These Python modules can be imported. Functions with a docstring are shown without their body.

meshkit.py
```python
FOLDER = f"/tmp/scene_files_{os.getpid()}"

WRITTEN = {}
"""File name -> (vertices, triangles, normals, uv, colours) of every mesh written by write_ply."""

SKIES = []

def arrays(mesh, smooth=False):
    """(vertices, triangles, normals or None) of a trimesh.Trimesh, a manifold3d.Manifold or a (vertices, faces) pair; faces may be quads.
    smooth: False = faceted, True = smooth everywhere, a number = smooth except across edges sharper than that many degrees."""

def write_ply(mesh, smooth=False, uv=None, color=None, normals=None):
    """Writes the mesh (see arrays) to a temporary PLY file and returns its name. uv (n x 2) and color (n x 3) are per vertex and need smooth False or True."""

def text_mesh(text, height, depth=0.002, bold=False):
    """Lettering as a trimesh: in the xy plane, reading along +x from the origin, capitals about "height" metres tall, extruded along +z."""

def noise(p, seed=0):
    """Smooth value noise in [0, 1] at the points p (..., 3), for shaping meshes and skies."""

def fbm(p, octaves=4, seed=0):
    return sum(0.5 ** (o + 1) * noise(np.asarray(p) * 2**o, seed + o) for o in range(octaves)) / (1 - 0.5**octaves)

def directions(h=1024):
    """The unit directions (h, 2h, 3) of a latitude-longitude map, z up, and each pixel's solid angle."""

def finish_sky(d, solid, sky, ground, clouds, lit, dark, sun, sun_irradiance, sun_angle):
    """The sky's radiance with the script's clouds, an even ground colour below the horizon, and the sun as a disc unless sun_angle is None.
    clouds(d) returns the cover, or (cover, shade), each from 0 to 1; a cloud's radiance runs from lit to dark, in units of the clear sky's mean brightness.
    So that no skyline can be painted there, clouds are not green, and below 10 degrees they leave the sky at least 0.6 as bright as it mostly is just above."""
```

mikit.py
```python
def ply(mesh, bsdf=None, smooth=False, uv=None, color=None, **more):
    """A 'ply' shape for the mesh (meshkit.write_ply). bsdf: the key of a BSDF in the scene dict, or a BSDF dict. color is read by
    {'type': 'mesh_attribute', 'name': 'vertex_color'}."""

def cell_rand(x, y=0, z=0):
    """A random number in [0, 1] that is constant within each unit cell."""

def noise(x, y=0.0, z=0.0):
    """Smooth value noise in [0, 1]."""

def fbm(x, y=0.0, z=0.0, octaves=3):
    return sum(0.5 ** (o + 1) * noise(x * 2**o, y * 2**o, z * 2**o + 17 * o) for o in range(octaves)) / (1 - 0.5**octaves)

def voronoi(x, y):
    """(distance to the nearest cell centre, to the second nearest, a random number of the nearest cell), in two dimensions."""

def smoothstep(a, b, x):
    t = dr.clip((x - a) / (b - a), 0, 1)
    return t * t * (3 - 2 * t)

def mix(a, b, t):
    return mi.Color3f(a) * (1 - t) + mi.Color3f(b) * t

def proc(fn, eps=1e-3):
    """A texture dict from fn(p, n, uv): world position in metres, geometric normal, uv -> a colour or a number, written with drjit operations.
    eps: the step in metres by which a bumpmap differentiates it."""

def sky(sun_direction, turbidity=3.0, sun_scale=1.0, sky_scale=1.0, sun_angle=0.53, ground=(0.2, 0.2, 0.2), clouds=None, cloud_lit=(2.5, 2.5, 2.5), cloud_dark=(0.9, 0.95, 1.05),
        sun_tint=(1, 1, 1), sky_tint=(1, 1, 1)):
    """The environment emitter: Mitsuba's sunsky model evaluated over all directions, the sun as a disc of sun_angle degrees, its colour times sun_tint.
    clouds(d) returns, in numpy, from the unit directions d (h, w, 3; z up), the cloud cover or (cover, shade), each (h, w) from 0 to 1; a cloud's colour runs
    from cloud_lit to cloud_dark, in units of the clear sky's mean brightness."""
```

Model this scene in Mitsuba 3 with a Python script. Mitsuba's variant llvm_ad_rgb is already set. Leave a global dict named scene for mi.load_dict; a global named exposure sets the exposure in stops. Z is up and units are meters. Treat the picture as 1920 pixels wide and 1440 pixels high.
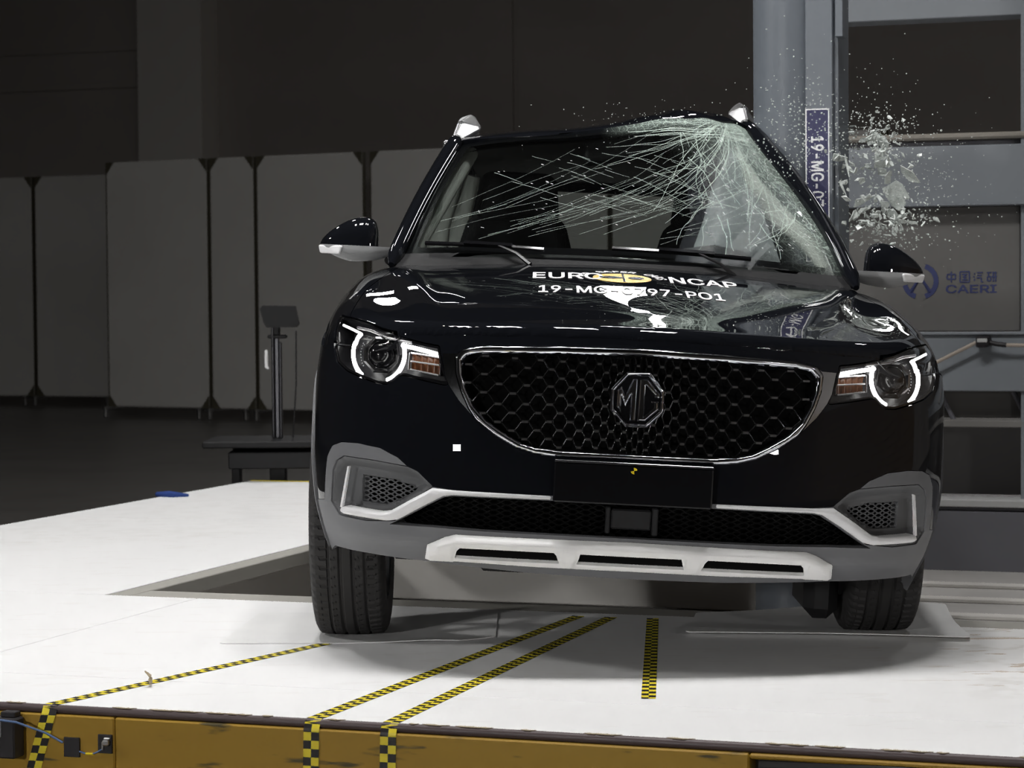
import math, random, numpy as np, trimesh, shapely, manifold3d, mitsuba as mi, mikit, meshkit, drjit as dr
from shapely.geometry import Polygon, box as sbox, Point, LineString
from shapely import affinity
T = mi.ScalarTransform4f
scene, labels = {}, {}
rng = np.random.default_rng(7); random.seed(7)

# ---------------- camera, lights, exposure ----------------
_pitch, _roll = math.atan(170/4500), .0083
_f = np.array([0, math.cos(_pitch), -math.sin(_pitch)]); _u = np.array([0, math.sin(_pitch), math.cos(_pitch)]); _r = np.array([1., 0, 0])
_up = math.cos(_roll)*_u + math.sin(_roll)*_r
CAM = np.array([0, 0, 1.0])
scene['camera'] = dict(type='thinlens', fov=2*math.degrees(math.atan(960/4500)), fov_axis='x', aperture_radius=.0045, focus_distance=6.7, near_clip=.1, far_clip=200,
                       to_world=T().look_at(origin=CAM.tolist(), target=(CAM+_f).tolist(), up=_up.tolist()))
exposure = 0.0

MAIN_LAMPS = [(-1.65, 6.2, 5.8, .4, 1.1, 50), (-.75, 6.2, 5.8, .4, 1.1, 50), (.15, 6.2, 5.8, .4, 1.1, 50), (1.05, 6.2, 5.8, .4, 1.1, 50),
              (-2.2, 11.8, 6.2, .4, 1.1, 48), (.95, 12.5, 6.2, .5, 1.0, 50), (4.3, 12.4, 6.5, .4, 1.1, 36), (-4.8, 14.5, 7.2, .3, 3.0, 34)]   # x, y, z, width, depth, radiance
FAR_LAMPS = [((-5.2, -2.4, 1.7), (-.2, 6.2, .5), .55, .32, 440), ((4.4, -3.0, 1.8), (.6, 6.2, .5), .45, .3, 150), ((-6.8, 5.6, 4.2), (.2, 7.6, .2), .8, .6, 90), ((-5.0, 13.5, 6.0), (-4.0, 25.0, 1.2), .8, .5, 6), ((-1.75, 26.6, 6.2), (-.4, 7, 1), .7, .26, 40), ((6.0, 29.0, 6.1), (1.0, 7, 1), 2.2, .36, 30)]

# ---------------- helpers ----------------
def put(key, mesh, bsdf, smooth=False, **kw):
    base, k, i = key, key, 0
    while k in scene: i += 1; k = f'{base}_{i:03d}'
    scene[k] = mikit.ply(mesh, bsdf, smooth=smooth, **kw) if not isinstance(mesh, dict) else mesh
    return k
def tag(key, label=None, cat=None, group=None, kind=None):
    d = labels.setdefault(key, {})
    for a, v in (('label', label), ('category', cat), ('group', group), ('kind', kind)):
        if v: d[a] = v
    return key
def cat(*ms):
    ms = [m for m in ms if m is not None]
    return trimesh.util.concatenate(ms)
def M(v, f): return trimesh.Trimesh(np.asarray(v, float), np.asarray(f, int), process=False)
def rbox(sx, sy, sz, r=.004, c=(0,0,0)):
    h = np.array([sx, sy, sz])/2; r = min(r, .49*min(sx, sy, sz)); P = []
    for a in (-1, 1):
        for b in (-1, 1):
            for d in (-1, 1):
                for k in range(3):
                    q = (h - r)*[a, b, d]; q[k] += r*[a, b, d][k]; P.append(q)
    m = trimesh.convex.convex_hull(np.array(P)); m.apply_translation(c); return m
def tube(pts, rad, sides=8, closed=False, flat=1.0):
    p = np.asarray(pts, float); n = len(p); rad = np.broadcast_to(rad, (n,))
    t = np.roll(p, -1, 0) - np.roll(p, 1, 0) if closed else np.gradient(p, axis=0)
    t /= np.linalg.norm(t, axis=1, keepdims=True) + 1e-12
    ref = np.array([0, 0, 1.]) if abs(t[:, 2]).mean() < .8 else np.array([0, 1., 0])
    a = np.cross(t, ref); a /= np.linalg.norm(a, axis=1, keepdims=True) + 1e-12; b = np.cross(a, t)
    ang = np.arange(sides)*2*np.pi/sides
    v = p[:, None] + rad[:, None, None]*(np.cos(ang)[None, :, None]*a[:, None] + flat*np.sin(ang)[None, :, None]*b[:, None])
    f = []
    for i in range(n if closed else n-1):
        j = (i+1) % n
        for k in range(sides):
            l = (k+1) % sides; f += [(i*sides+k, j*sides+k, j*sides+l), (i*sides+k, j*sides+l, i*sides+l)]
    if not closed:
        for k in range(1, sides-1): f += [(0, k, k+1), ((n-1)*sides, (n-1)*sides+k+1, (n-1)*sides+k)]
    return M(v.reshape(-1, 3), f)
def lathe(profile, n=48, axis='z'):
    pr = np.asarray(profile, float); ang = np.arange(n)*2*np.pi/n
    v = np.stack([pr[:, 0][None]*np.cos(ang)[:, None], pr[:, 0][None]*np.sin(ang)[:, None], np.broadcast_to(pr[:, 1][None], (n, len(pr)))], -1)
    if axis == 'x': v = v[..., [2, 0, 1]]
    if axis == 'y': v = v[..., [1, 2, 0]]
    k = len(pr); f = []
    for i in range(n):
        j = (i+1) % n
        for q in range(k-1): f += [(i*k+q, j*k+q, j*k+q+1), (i*k+q, j*k+q+1, i*k+q+1)]
    return M(v.reshape(-1, 3), f)
def spheres_hull(cs, rs, sub=2):
    P = []; ico = trimesh.creation.icosphere(subdivisions=sub).vertices
    for c, r in zip(cs, np.broadcast_to(rs, (len(cs),))): P.append(ico*r + np.asarray(c))
    return trimesh.convex.convex_hull(np.vstack(P))
def extrude(poly, h):
    gs = getattr(poly, 'geoms', [poly])
    return cat(*[trimesh.creation.extrude_polygon(g, h, engine='earcut') for g in gs if g.area > 1e-9])
def grid_clip(poly, fn, step=.012, thick=0., off=0., step2=None):
    """Mesh of the 2D polygon carried onto the surface fn(a, b, off) -> points; cells of a regular grid, clipped; thick adds a rim going inwards."""
    sb = step2 or step; a0, b0, a1, b1 = poly.bounds
    ga = np.arange(math.floor(a0/step), math.ceil(a1/step))*step; gb = np.arange(math.floor(b0/sb), math.ceil(b1/sb))*sb
    A, B = [q.ravel() for q in np.meshgrid(ga, gb)]
    cells = shapely.box(A, B, A+step, B+sb); shapely.prepare(poly)
    inside = shapely.contains_properly(poly, cells); part = ~inside & shapely.intersects(poly, cells)
    ids, V, F = {}, [], []
    def vid(a, b):
        k = (round(a*2e6), round(b*2e6))
        if k not in ids: ids[k] = len(V); V.append((a, b))
        return ids[k]
    for a, b in zip(A[inside], B[inside]):
        q = [vid(a, b), vid(a+step, b), vid(a+step, b+sb), vid(a, b+sb)]; F += [(q[0], q[1], q[2]), (q[0], q[2], q[3])]
    for g in shapely.intersection(cells[part], poly):
        for h in getattr(g, 'geoms', [g]):
            if h.geom_type != 'Polygon' or h.area < 1e-10: continue
            pts, tri = trimesh.creation.triangulate_polygon(h, engine='earcut')
            q = [vid(*p) for p in pts]
            for t in tri:
                w = (q[t[0]], q[t[1]], q[t[2]])
                if len(set(w)) == 3:
                    (x0, y0), (x1, y1), (x2, y2) = (V[i] for i in w)
                    F.append(w if (x1-x0)*(y2-y0)-(x2-x0)*(y1-y0) > 0 else (w[0], w[2], w[1]))
    V = np.array(V); F = np.array(F)
    o = off(V) if callable(off) else np.full(len(V), float(off))
    P = fn(V[:, 0], V[:, 1], o)
    if thick:
        e = np.vstack([F[:, [0, 1]], F[:, [1, 2]], F[:, [2, 0]]]); s = np.sort(e, 1)
        _, inv, cnt = np.unique(s, axis=0, return_inverse=True, return_counts=True)
        be = e[cnt[inv.ravel()] == 1]; bv = np.unique(be); mp = {v: len(V)+i for i, v in enumerate(bv)}
        Q = fn(V[bv, 0], V[bv, 1], o[bv]-thick); P = np.vstack([P, Q])
        F = np.vstack([F] + [np.array([[b, a, mp[a]], [b, mp[a], mp[b]]]) for a, b in be])
    return M(P, F)
def dist_in(poly):
    ln = poly.boundary; shapely.prepare(ln)
    return lambda V: shapely.distance(ln, shapely.points(V))
def rnd(poly, r): return poly.buffer(-r, quad_segs=6).buffer(2*r, quad_segs=6).buffer(-r, quad_segs=6)
def mirror_half(pts):
    """A closed outline from its left half (x <= 0), listed from the top middle anticlockwise or clockwise."""
    return Polygon(list(pts) + [(-x, z) for x, z in reversed(list(pts))]).buffer(0)
def flip(m):
    m = m.copy(); m.vertices[:, 0] *= -1; m.faces = m.faces[:, ::-1]; return m

# ---------------- materials ----------------
def rgb(*c): return dict(type='rgb', value=list(c))
def two(d): return dict(type='twosided', nested=d)
def matte(name, c, rough=.6, spec=.3):
    scene[name] = two(dict(type='principled', base_color=c if isinstance(c, dict) else rgb(*c), roughness=rough, specular=spec)); return name
def metal(name, c, rough): scene[name] = two(dict(type='principled', base_color=rgb(*c), roughness=rough, metallic=1.0)); return name
scene['paint'] = two(dict(type='plastic', int_ior=1.5, diffuse_reflectance=rgb(.0065, .0072, .0095)))
metal('chrome', (.80, .82, .86), .10)
metal('stud_metal', (.62, .62, .63), .2)
matte('trim_silver', (.76, .76, .77), .32, .6)
matte('lattice_black', (.004, .004, .004), .3, .35)
metal('satin_silver', (.66, .66, .67), .32)
matte('rib_black', (.012, .012, .013), .35, .5)
matte('cladding', mikit.proc(lambda p, n, uv: mikit.mix((.135, .137, .146), (.16, .162, .17), mikit.fbm(p.x*9, p.y*9, p.z*9))), .5, .35)
matte('pod_grey', (.10, .102, .107), .5, .35)
matte('void_black', (.003, .003, .003), .9, .05)
matte('black_plastic', (.012, .012, .013), .55, .3)
matte('gloss_black', (.006, .006, .007), .12, .5)
matte('silver_paint', (.82, .82, .81), .35, .5)
matte('mirror_grey', (.30, .305, .31), .45, .4)
matte('rubber', (.032, .031, .031), .6, .25)
matte('lining', (.55, .56, .53), .8, .1)
matte('seat_cloth', (.012, .012, .013), .8, .1)
matte('dash_grey', (.05, .05, .05), .7, .2)
scene['pane'] = dict(type='thindielectric', int_ior=1.5, specular_transmittance=rgb(.82, .86, .84))
scene['lens_pane'] = dict(type='thindielectric', int_ior=1.5)
matte('amber', (.13, .05, .022), .25, .5)
matte('lamp_black', (.02, .02, .022), .3, .5)
matte('sticker_white', (.85, .85, .86), .4, .3)
matte('sticker_yellow', (.75, .50, .16), .4, .3)
matte('mark_yellow', (.75, .58, .02), .5, .2)
matte('crack_white', (.55, .66, .59), .35, .5)
matte('shard', mikit.proc(lambda p, n, uv: mikit.mix((.42, .46, .44), (.80, .85, .82), mikit.noise(p.x*420, p.y*420, p.z*420))), .3, .8)
matte('airbag', (.42, .45, .46), .8, .1)
# ---------------- the hall (t runs along the sled's travel, n away from the camera) ----------------
AL = math.radians(19.14); TX, NX = np.array([math.cos(AL), -math.sin(AL)]), np.array([math.sin(AL), math.cos(AL)])
def tnz(m):
    m = m.copy(); v = m.vertices; m.vertices = np.c_[v[:, :1]*TX + v[:, 1:2]*NX, v[:, 2]]; return m     # a mesh given in (t, n, z)
def tnb(t0, t1, n0, n1, z0, z1, r=.003):
    return tnz(rbox(t1-t0, n1-n0, z1-z0, r, ((t0+t1)/2, (n0+n1)/2, (z0+z1)/2)))
FL = -.30
def worn(a, b, sc, seed):
    return lambda p, n, uv: mikit.mix(a, b, mikit.fbm(p.x*sc+seed, p.y*sc, p.z*sc, 4))
matte('floor_paint', mikit.proc(worn((.032, .030, .028), (.05, .047, .044), 1.5, 3)), .35, .35)
matte('hall_wall', mikit.proc(worn((.42, .385, .36), (.50, .465, .44), .6, 5)), .8, .1)
matte('column_paint', (.80, .77, .73), .8, .1)
matte('ceiling_paint', (.06, .06, .06), .9, .1)
matte('concrete_pale', mikit.proc(worn((.32, .31, .30), (.43, .415, .40), 3.0, 9)), .7, .2)
matte('concrete', mikit.proc(worn((.17, .165, .16), (.27, .26, .25), 3.0, 9)), .7, .2)
put('floor', tnb(-34, 22, -22, 36, FL-.2, FL), 'floor_paint'); tag('floor', kind='structure', label='dark grey painted hall floor behind the white sled')
put('wall_back', tnb(-34, 22, 35.2, 35.6, FL, 11), 'hall_wall'); tag('wall_back', kind='structure', label='dark rear wall of the hall above the partitions')
for i, (a, b) in enumerate([(-24, -18.45), (-17.1, -12.14), (-12.06, -4.2), (-4.1, 6.9)]):
    put('wall_back__panel', tnb(a, b, 35.13, 35.2, FL, 11), 'hall_wall')
put('wall_back__column', tnb(-18.33, -17.2, 34.6, 35.2, FL, 11), 'column_paint')
for z in (4.4, 5.0): put('wall_back__rail', tnb(-24, -18.4, 35.02, 35.1, z, z+.09), 'hall_wall')
put('wall_left', tnb(-34.2, -34, -22, 36, FL, 11), 'hall_wall'); tag('wall_left', kind='structure', label='left wall of the hall')
put('wall_right', tnb(7, 7.2, -22, 36, FL, 11), 'hall_wall'); tag('wall_right', kind='structure', label='right wall of the hall')
matte('plank_wood', mikit.proc(lambda p, n, uv: mikit.mix((.22, .15, .09), (.34, .25, .16), mikit.fbm(p.x*2, p.y*2, p.z*30))), .6, .2)
for i in range(14): put('wall_right__plank', tnb(6.93, 7, -14, 12, FL+i*.22, FL+i*.22+.21), 'plank_wood')
put('wall_front', tnb(-34, 22, -22.2, -22, FL, 11), 'hall_wall'); tag('wall_front', kind='structure', label='wall of the hall behind the camera')
put('ceiling', tnb(-34, 22, -22, 36, 11, 11.2), 'ceiling_paint'); tag('ceiling', kind='structure', label='dark hall ceiling')

# lamps: a floodlight bank hung over the sled, floodlights beyond the car and over the partitions (all above the picture)
matte('lamp_case', (.05, .05, .05), .5, .3)
def floodlight(c, target, w, h, radiance, label, name='floodlight'):
    c, target = np.array(c, float), np.array(target, float); d = target-c; d /= np.linalg.norm(d)
    x = np.cross(d, [0, 0, 1.]) if abs(d[2]) < .85 else np.cross(d, [0, -1., 0]); x /= np.linalg.norm(x); y = np.cross(x, d)
    k, i = name, 0
    while k+'__case' in scene: i += 1; k = f'{name}_{i:03d}'
    R = np.eye(4); R[:3, 0], R[:3, 1], R[:3, 2], R[:3, 3] = x, y, -d, c
    case = rbox(w+.06, h+.06, .12, .01, (0, 0, .07)); case.apply_transform(R); put(k+'__case', case, 'lamp_case')
    m = M([[-w/2, -h/2, 0], [w/2, -h/2, 0], [w/2, h/2, 0], [-w/2, h/2, 0]], [[0, 2, 1], [0, 3, 2]]); m.apply_transform(R)
    e = mikit.ply(m, 'lamp_case'); e['emitter'] = dict(type='area', radiance=rgb(*(np.array([1.0, .99, .97])*radiance))); scene[k+'__lens'] = e
    tag(k, label, 'floodlight')
LAMP = 'rectangular floodlight hanging high above the sled'
LB = ['first floodlight of the row over the front of the car', 'second floodlight of the row over the front of the car', 'third floodlight of the row over the front of the car', 'last floodlight of the row over the front of the car', 'floodlight behind the car on the partition side', 'floodlight hanging straight behind the car', 'floodlight behind the pole', 'long floodlight above the partitions', 'long floodlight beyond the steel frame']
for (x, y, z, w, h, L), lb in zip(MAIN_LAMPS, LB): floodlight((x, y, z), (x*.7+.1, y-.02, 0), w, h, L, lb)
for (c, tg, w, h, L), lb in zip(FAR_LAMPS, ['low floodlight in front of the sled on the partition side', 'low floodlight in front of the sled on the pole side', 'side floodlight shining under the car', 'small floodlight shining at the partitions', 'floodlight high beyond the partitions', 'wide floodlight high beyond the steel frame']): floodlight(c, tg, w, h, L, lb)

# partitions on castors
matte('partition_white', mikit.proc(worn((.36, .35, .335), (.42, .41, .395), 1.2, 2)), .7, .15)
matte('partition_dark', (.05, .045, .03), .6, .2)
metal('castor_metal', (.5, .5, .5), .3)
def partition(p0, p1, label, z0=-.185, z1=2.44, feet=True):
    p0, p1 = np.array(p0), np.array(p1); w = np.linalg.norm(p1-p0); ang = math.atan2(p1[1]-p0[1], p1[0]-p0[0])
    k, i = 'partition', 0
    while k+'__sheet' in scene: i += 1; k = f'partition_{i:03d}'
    X = trimesh.transformations.rotation_matrix(ang, [0, 0, 1]); X[:2, 3] = p0
    def P(nm, m, b): m.apply_transform(X); put(k+'__'+nm, m, b)
    P('sheet', rbox(w-.02, .05, z1-z0, .012, (w/2, 0, (z0+z1)/2)), 'partition_white')
    for a in (.004, w-.016): P('edge_strip', rbox(.012, .056, z1-z0, .003, (a+.006, 0, (z0+z1)/2)), 'partition_dark')
    for sx in (0, 1):
        for sz in (0, 1):
            zz = z1 if sz else z0; s = -1 if sz else 1; xx = w-.02 if sx else .02; q = -1 if sx else 1
            tri = Polygon([(xx, zz), (xx+q*.10, zz), (xx, zz+s*.13)]); m = extrude(tri, .012); m.vertices = m.vertices[:, [0, 2, 1]]*[1, -1, 1]; m.vertices[:, 1] -= .024
            P('corner_bracket', m, 'partition_dark')
    for a in (.06, w-.06) if feet else ():
        P('castor', cat(rbox(.035, .35, .03, .004, (a, 0, z0-.01)), rbox(.03, .05, .09, .006, (a, -.14, z0-.065))), 'castor_metal')
    tag(k, label, 'partition', 'white partitions in the background')
a, b = np.array([-4.35, 25.93]), np.array([-1.46, 24.28]); ux = (b-a)/np.linalg.norm(b-a)
PART = [(0, 1.37, 'first white partition of the near row, with nothing in front of its left edge'), (1.385, 1.97, 'narrow white partition, second of the near row'), (1.985, 3.32, 'white partition behind the black stand'), (3.39, 4.75, 'white partition behind the car mirror with the grey lower shell'),
        (4.77, 6.1, 'white partition behind the windscreen, left half'), (6.12, 7.5, 'white partition behind the windscreen, right half'), (7.52, 8.9, 'white partition behind the driver seat')]
for i, (s0, s1, lb) in enumerate(PART): partition(a+ux*s0, a+ux*s1, lb)
c, d = np.array([-6.75, 29.26]), np.array([-4.75, 28.37]); uy = (d-c)/np.linalg.norm(d-c)
for s0, s1, lb in [(-.15, 1.14, 'shaded white partition of the far row at the edge of the picture'), (1.16, 2.3, 'shaded white partition of the far row beside the near row')]: partition(c+uy*s0, c+uy*s1, lb)

# ---------------- the sled ----------------
def dirt(p, n, uv):
    s = mikit.fbm(p.x*2.1+4, p.y*2.1, 0, 4); f = mikit.fbm(p.x*14, p.y*14, 3, 3)
    right = mikit.smoothstep(.9, 1.5, p.x)*mikit.smoothstep(5.6, 6.1, p.y)
    back = mikit.smoothstep(10.0, 10.6, p.y-.35*p.x)
    k = mikit.smoothstep(.45, .75, f)*(.6*right + .12*back) + .35*right + .08*back + .06*mikit.smoothstep(.5, .8, s)
    sc = mikit.smoothstep(.70, .74, mikit.fbm(p.x*9+7, p.y*26, 1, 3))*(right*.8+.05)
    return mikit.mix(mikit.mix((.80, .80, .80), (.60, .585, .56), dr.clip(k, 0, 1)), (.42, .33, .24), dr.clip(sc, 0, 1))
matte('deck_white', mikit.proc(dirt), .45, .3)
matte('ply_edge', mikit.proc(worn((.30, .24, .16), (.42, .36, .26), 20, 1)), .8, .1)
matte('sled_yellow', mikit.proc(lambda p, n, uv: mikit.mix(mikit.mix((.36, .215, .02), (.30, .17, .02), mikit.fbm(p.x*3, p.y*3, p.z*12)), (.07, .055, .02), mikit.smoothstep(.66, .76, mikit.fbm(p.x*7+2, p.y*7, p.z*30, 4)))), .5, .3)
matte('edge_brown', mikit.proc(lambda p, n, uv: mikit.mix((.055, .038, .04), (.10, .075, .075), mikit.fbm(p.x*5, p.y*5, p.z*60))), .45, .4)
matte('frame_grey', mikit.proc(worn((.50, .485, .46), (.60, .58, .55), 4, 8)), .6, .2)
matte('lip_beige', (.34, .33, .30), .5, .3)
N0, N1, NB, NF, TL = 5.17, 7.13, 9.2, 11.75, -5.58
boards = [(TL, -3.585, N0, 5.57), (TL, -3.585, 5.573, N1), (-3.58, 1.3, N0, 5.57), (-3.582, 1.3, 5.573, N1),
          (TL, -3.93, N1+.003, 9.645), (TL, -3.1, 9.65, NF), (-3.93, -3.1, NB, 9.645), (-3.095, -2.15, NB, NF)]
for t0, t1, n0, n1 in boards: put('crash_sled__deck_board', tnb(t0, t1, n0, n1, -.015, 0, .0015), 'deck_white')
put('crash_sled__frame', cat(tnb(TL+.03, 1.29, N0+.06, N1-.01, -.26, -.0155), tnb(TL+.03, -3.95, N1, NF-.03, -.26, -.0155), tnb(-3.94, -2.17, NB+.012, NF-.05, -.26, -.0155)), 'frame_grey')
tag('crash_sled__frame', 'grey steel frame under the white boards')
put('crash_sled__deck_lip', cat(tnb(-3.93, -3.845, N1+.004, NB, -.055, -.003), tnb(-3.844, 1.29, N1+.004, N1+.17, -.055, -.003)), 'lip_beige'); tag('crash_sled__deck_lip', 'beige metal lip around the opening in the deck')
strip = lathe([(0, -3.4), (.0105, -3.4), (.0105, 3.4), (0, 3.4)], 16, 'x'); strip.apply_translation((TL+3.4, N0-.002, -.0105)); put('crash_sled__edge_strip', tnz(strip), 'edge_brown', smooth=40); tag('crash_sled__edge_strip', 'scuffed dark brown rounded edge of the deck')
def chip(t, w): return tnz(extrude(Polygon([(t-w, N0-.001), (t-w*.4, N0+.004), (t+w*.2, N0-.003), (t+w, N0+.001), (t+w*.3, N0-.009), (t-w*.5, N0-.008)]), .0015))
ch = cat(*[chip(t, w) for t, w in zip(rng.uniform(-3.2, -.6, 42), rng.uniform(.008, .035, 42))]); put('crash_sled__edge_chip', ch, 'ply_edge'); tag('crash_sled__edge_chip', 'bare wood splinters along the front deck edge', kind='stuff')
put('crash_sled__yellow_beam', cat(tnb(TL, -2.818, N0-.018, N0+.05, -.26, -.0215, .004), tnb(-2.8165, -1.24, N0-.018, N0+.05, -.26, -.0215, .004), tnb(-1.24, 1.29, N0-.018, N0+.05, -.034, -.0215, .004)), 'sled_yellow')
tag('crash_sled__yellow_beam', 'yellow steel beam along the front of the sled')
tag('crash_sled', 'white wooden deck on a yellow steel sled under the crashed car', 'sled')
put('crash_sled__rear_edge', tnb(TL, -2.3, NF, NF+.02, -.05, .003, .001), 'mark_yellow'); tag('crash_sled__rear_edge', 'yellow rear edge of the deck')
put('crash_sled__hose', cat(*[tnz(tube([(t, N0-.004+.006*math.sin(t*9+i), -.052-.03*i+.006*math.sin(t*5+2*i)) for t in np.arange(-1.22, .9, .04)], .017, 8)) for i in range(4)]), 'rubber', smooth=40)
tag('crash_sled__hose', 'bundle of black hoses below the yellow beam', kind='stuff')
for n0 in (7.6, 8.2, 8.75, 9.3): pass
# floor rails and concrete around the pole
put('floor__track_slab', tnb(-3.95, 6, 6.5, 12.4, FL, FL+.004), 'concrete_pale'); tag('floor__track_slab', 'grey concrete track floor')
for n0 in (9.45, 9.95, 10.45): put('floor__track_rail', tnb(-3.8, 6, n0, n0+.09, FL+.004, FL+.02), 'frame_grey')

# slip sheets under the front tyres
matte('slip_white', mikit.proc(worn((.74, .74, .74), (.82, .82, .81), 6, 2)), .4, .3)
def slip(pts, label, lift):
    poly = rnd(Polygon(pts), .02)
    def f(t, n, o): return np.stack([t, n, .0035+o+lift(t, n)], -1)
    m = grid_clip(poly, f, .03, .003); k = put('slip_sheet', tnz(m), 'slip_white', smooth=40); tag(k, label, 'sheet', 'thin sheets under the tyres')
slip([(-3.05, 6.2), (-3.22, 6.84), (-2.80, 6.96), (-2.50, 7.05), (-2.33, 6.55), (-2.40, 6.43), (-2.72, 6.30)], 'white slip sheet under the tyre below the lit headlamp with amber stripes', lambda t, n: .006*np.exp(-((n-6.38)/.07)**2-((t+2.45)/.12)**2))
slip([(-1.80, 6.70), (-1.42, 6.78), (-1.0, 6.83), (-1.02, 6.95), (-1.16, 7.40), (-1.34, 7.42), (-1.9, 7.2)], 'white slip sheet with a lifted front edge under the tyre beside the pole track', lambda t, n: .014*np.clip((7.0-n)/.2, 0, 1)+.03*np.exp(-((n-7.42)/.12)**2))

# checkered tapes
def checks(p, n, uv):
    k = dr.floor(uv.x) + dr.floor(uv.y); odd = k - 2*dr.floor(k/2)
    return mikit.mix((.74, .60, .04), (.016, .014, .014), odd)
matte('checker_print', mikit.proc(checks), .4, .3)
def tape(path, w, label, row=1.0):
    """path: (t, n, z) points of the middle line, lying on deck or beam."""
    p = np.array(path, float); d = np.gradient(p, axis=0); side = np.stack([d[:, 1], -d[:, 0], 0*d[:, 0]], -1)
    for i in range(len(p)):
        if np.linalg.norm(side[i]) < .5*np.linalg.norm(d[i]): side[i] = (1, 0, 0)
    side[:, 2] = 0; side /= np.linalg.norm(side, axis=1, keepdims=True)
    s = np.r_[0, np.cumsum(np.linalg.norm(np.diff(p, axis=0), axis=1))]
    v = np.vstack([p-side*w/2, p+side*w/2]); n = len(p); c = w/2
    uv = np.vstack([np.c_[0*s+1e-3, s/(c*row)], np.c_[0*s+1.999, s/(c*row)]]); f = []
    for i in range(n-1): f += [(i, i+n, i+1), (i+n, i+n+1, i+1)]
    m = tnz(M(v, f)); k = put('checker_tape', m, 'checker_print', uv=uv, smooth=False); tag(k, label, 'tape', 'checkered tapes on the sled')
def seg(a, b, n): return [tuple(np.array(a)*(1-q)+np.array(b)*q) for q in np.linspace(0, 1, n)]
E3 = N0-.0155
def over(t0, t1): return [(t0, N0+.0, .0012), (t0, N0-.010, -.003), (t0, E3+.002, -.010), (t0, E3-.003, -.02)] + [(t0+(t1-t0)*q, E3-.0045, -.02-.2*q) for q in np.linspace(.03, 1, 8)]
tape(seg((-2.75, 6.33, .0012), (-2.985, N0+.05, .0012), 20) + over(-2.997, -3.06), .040, 'checkered tape nearest the black sensor boxes, running slanted to the tyre')
tape(seg((-2.235, 7.05, .0012), (-2.293, N0+.02, .0012), 20) + over(-2.295, -2.30), .040, 'checkered tape in the middle of the three that fold over the front edge')
tape(seg((-2.13, 7.05, .0012), (-2.100, N0+.02, .0012), 20) + over(-2.10, -2.105), .040, 'checkered tape folding over the front edge farthest from the sensor boxes')
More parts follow.
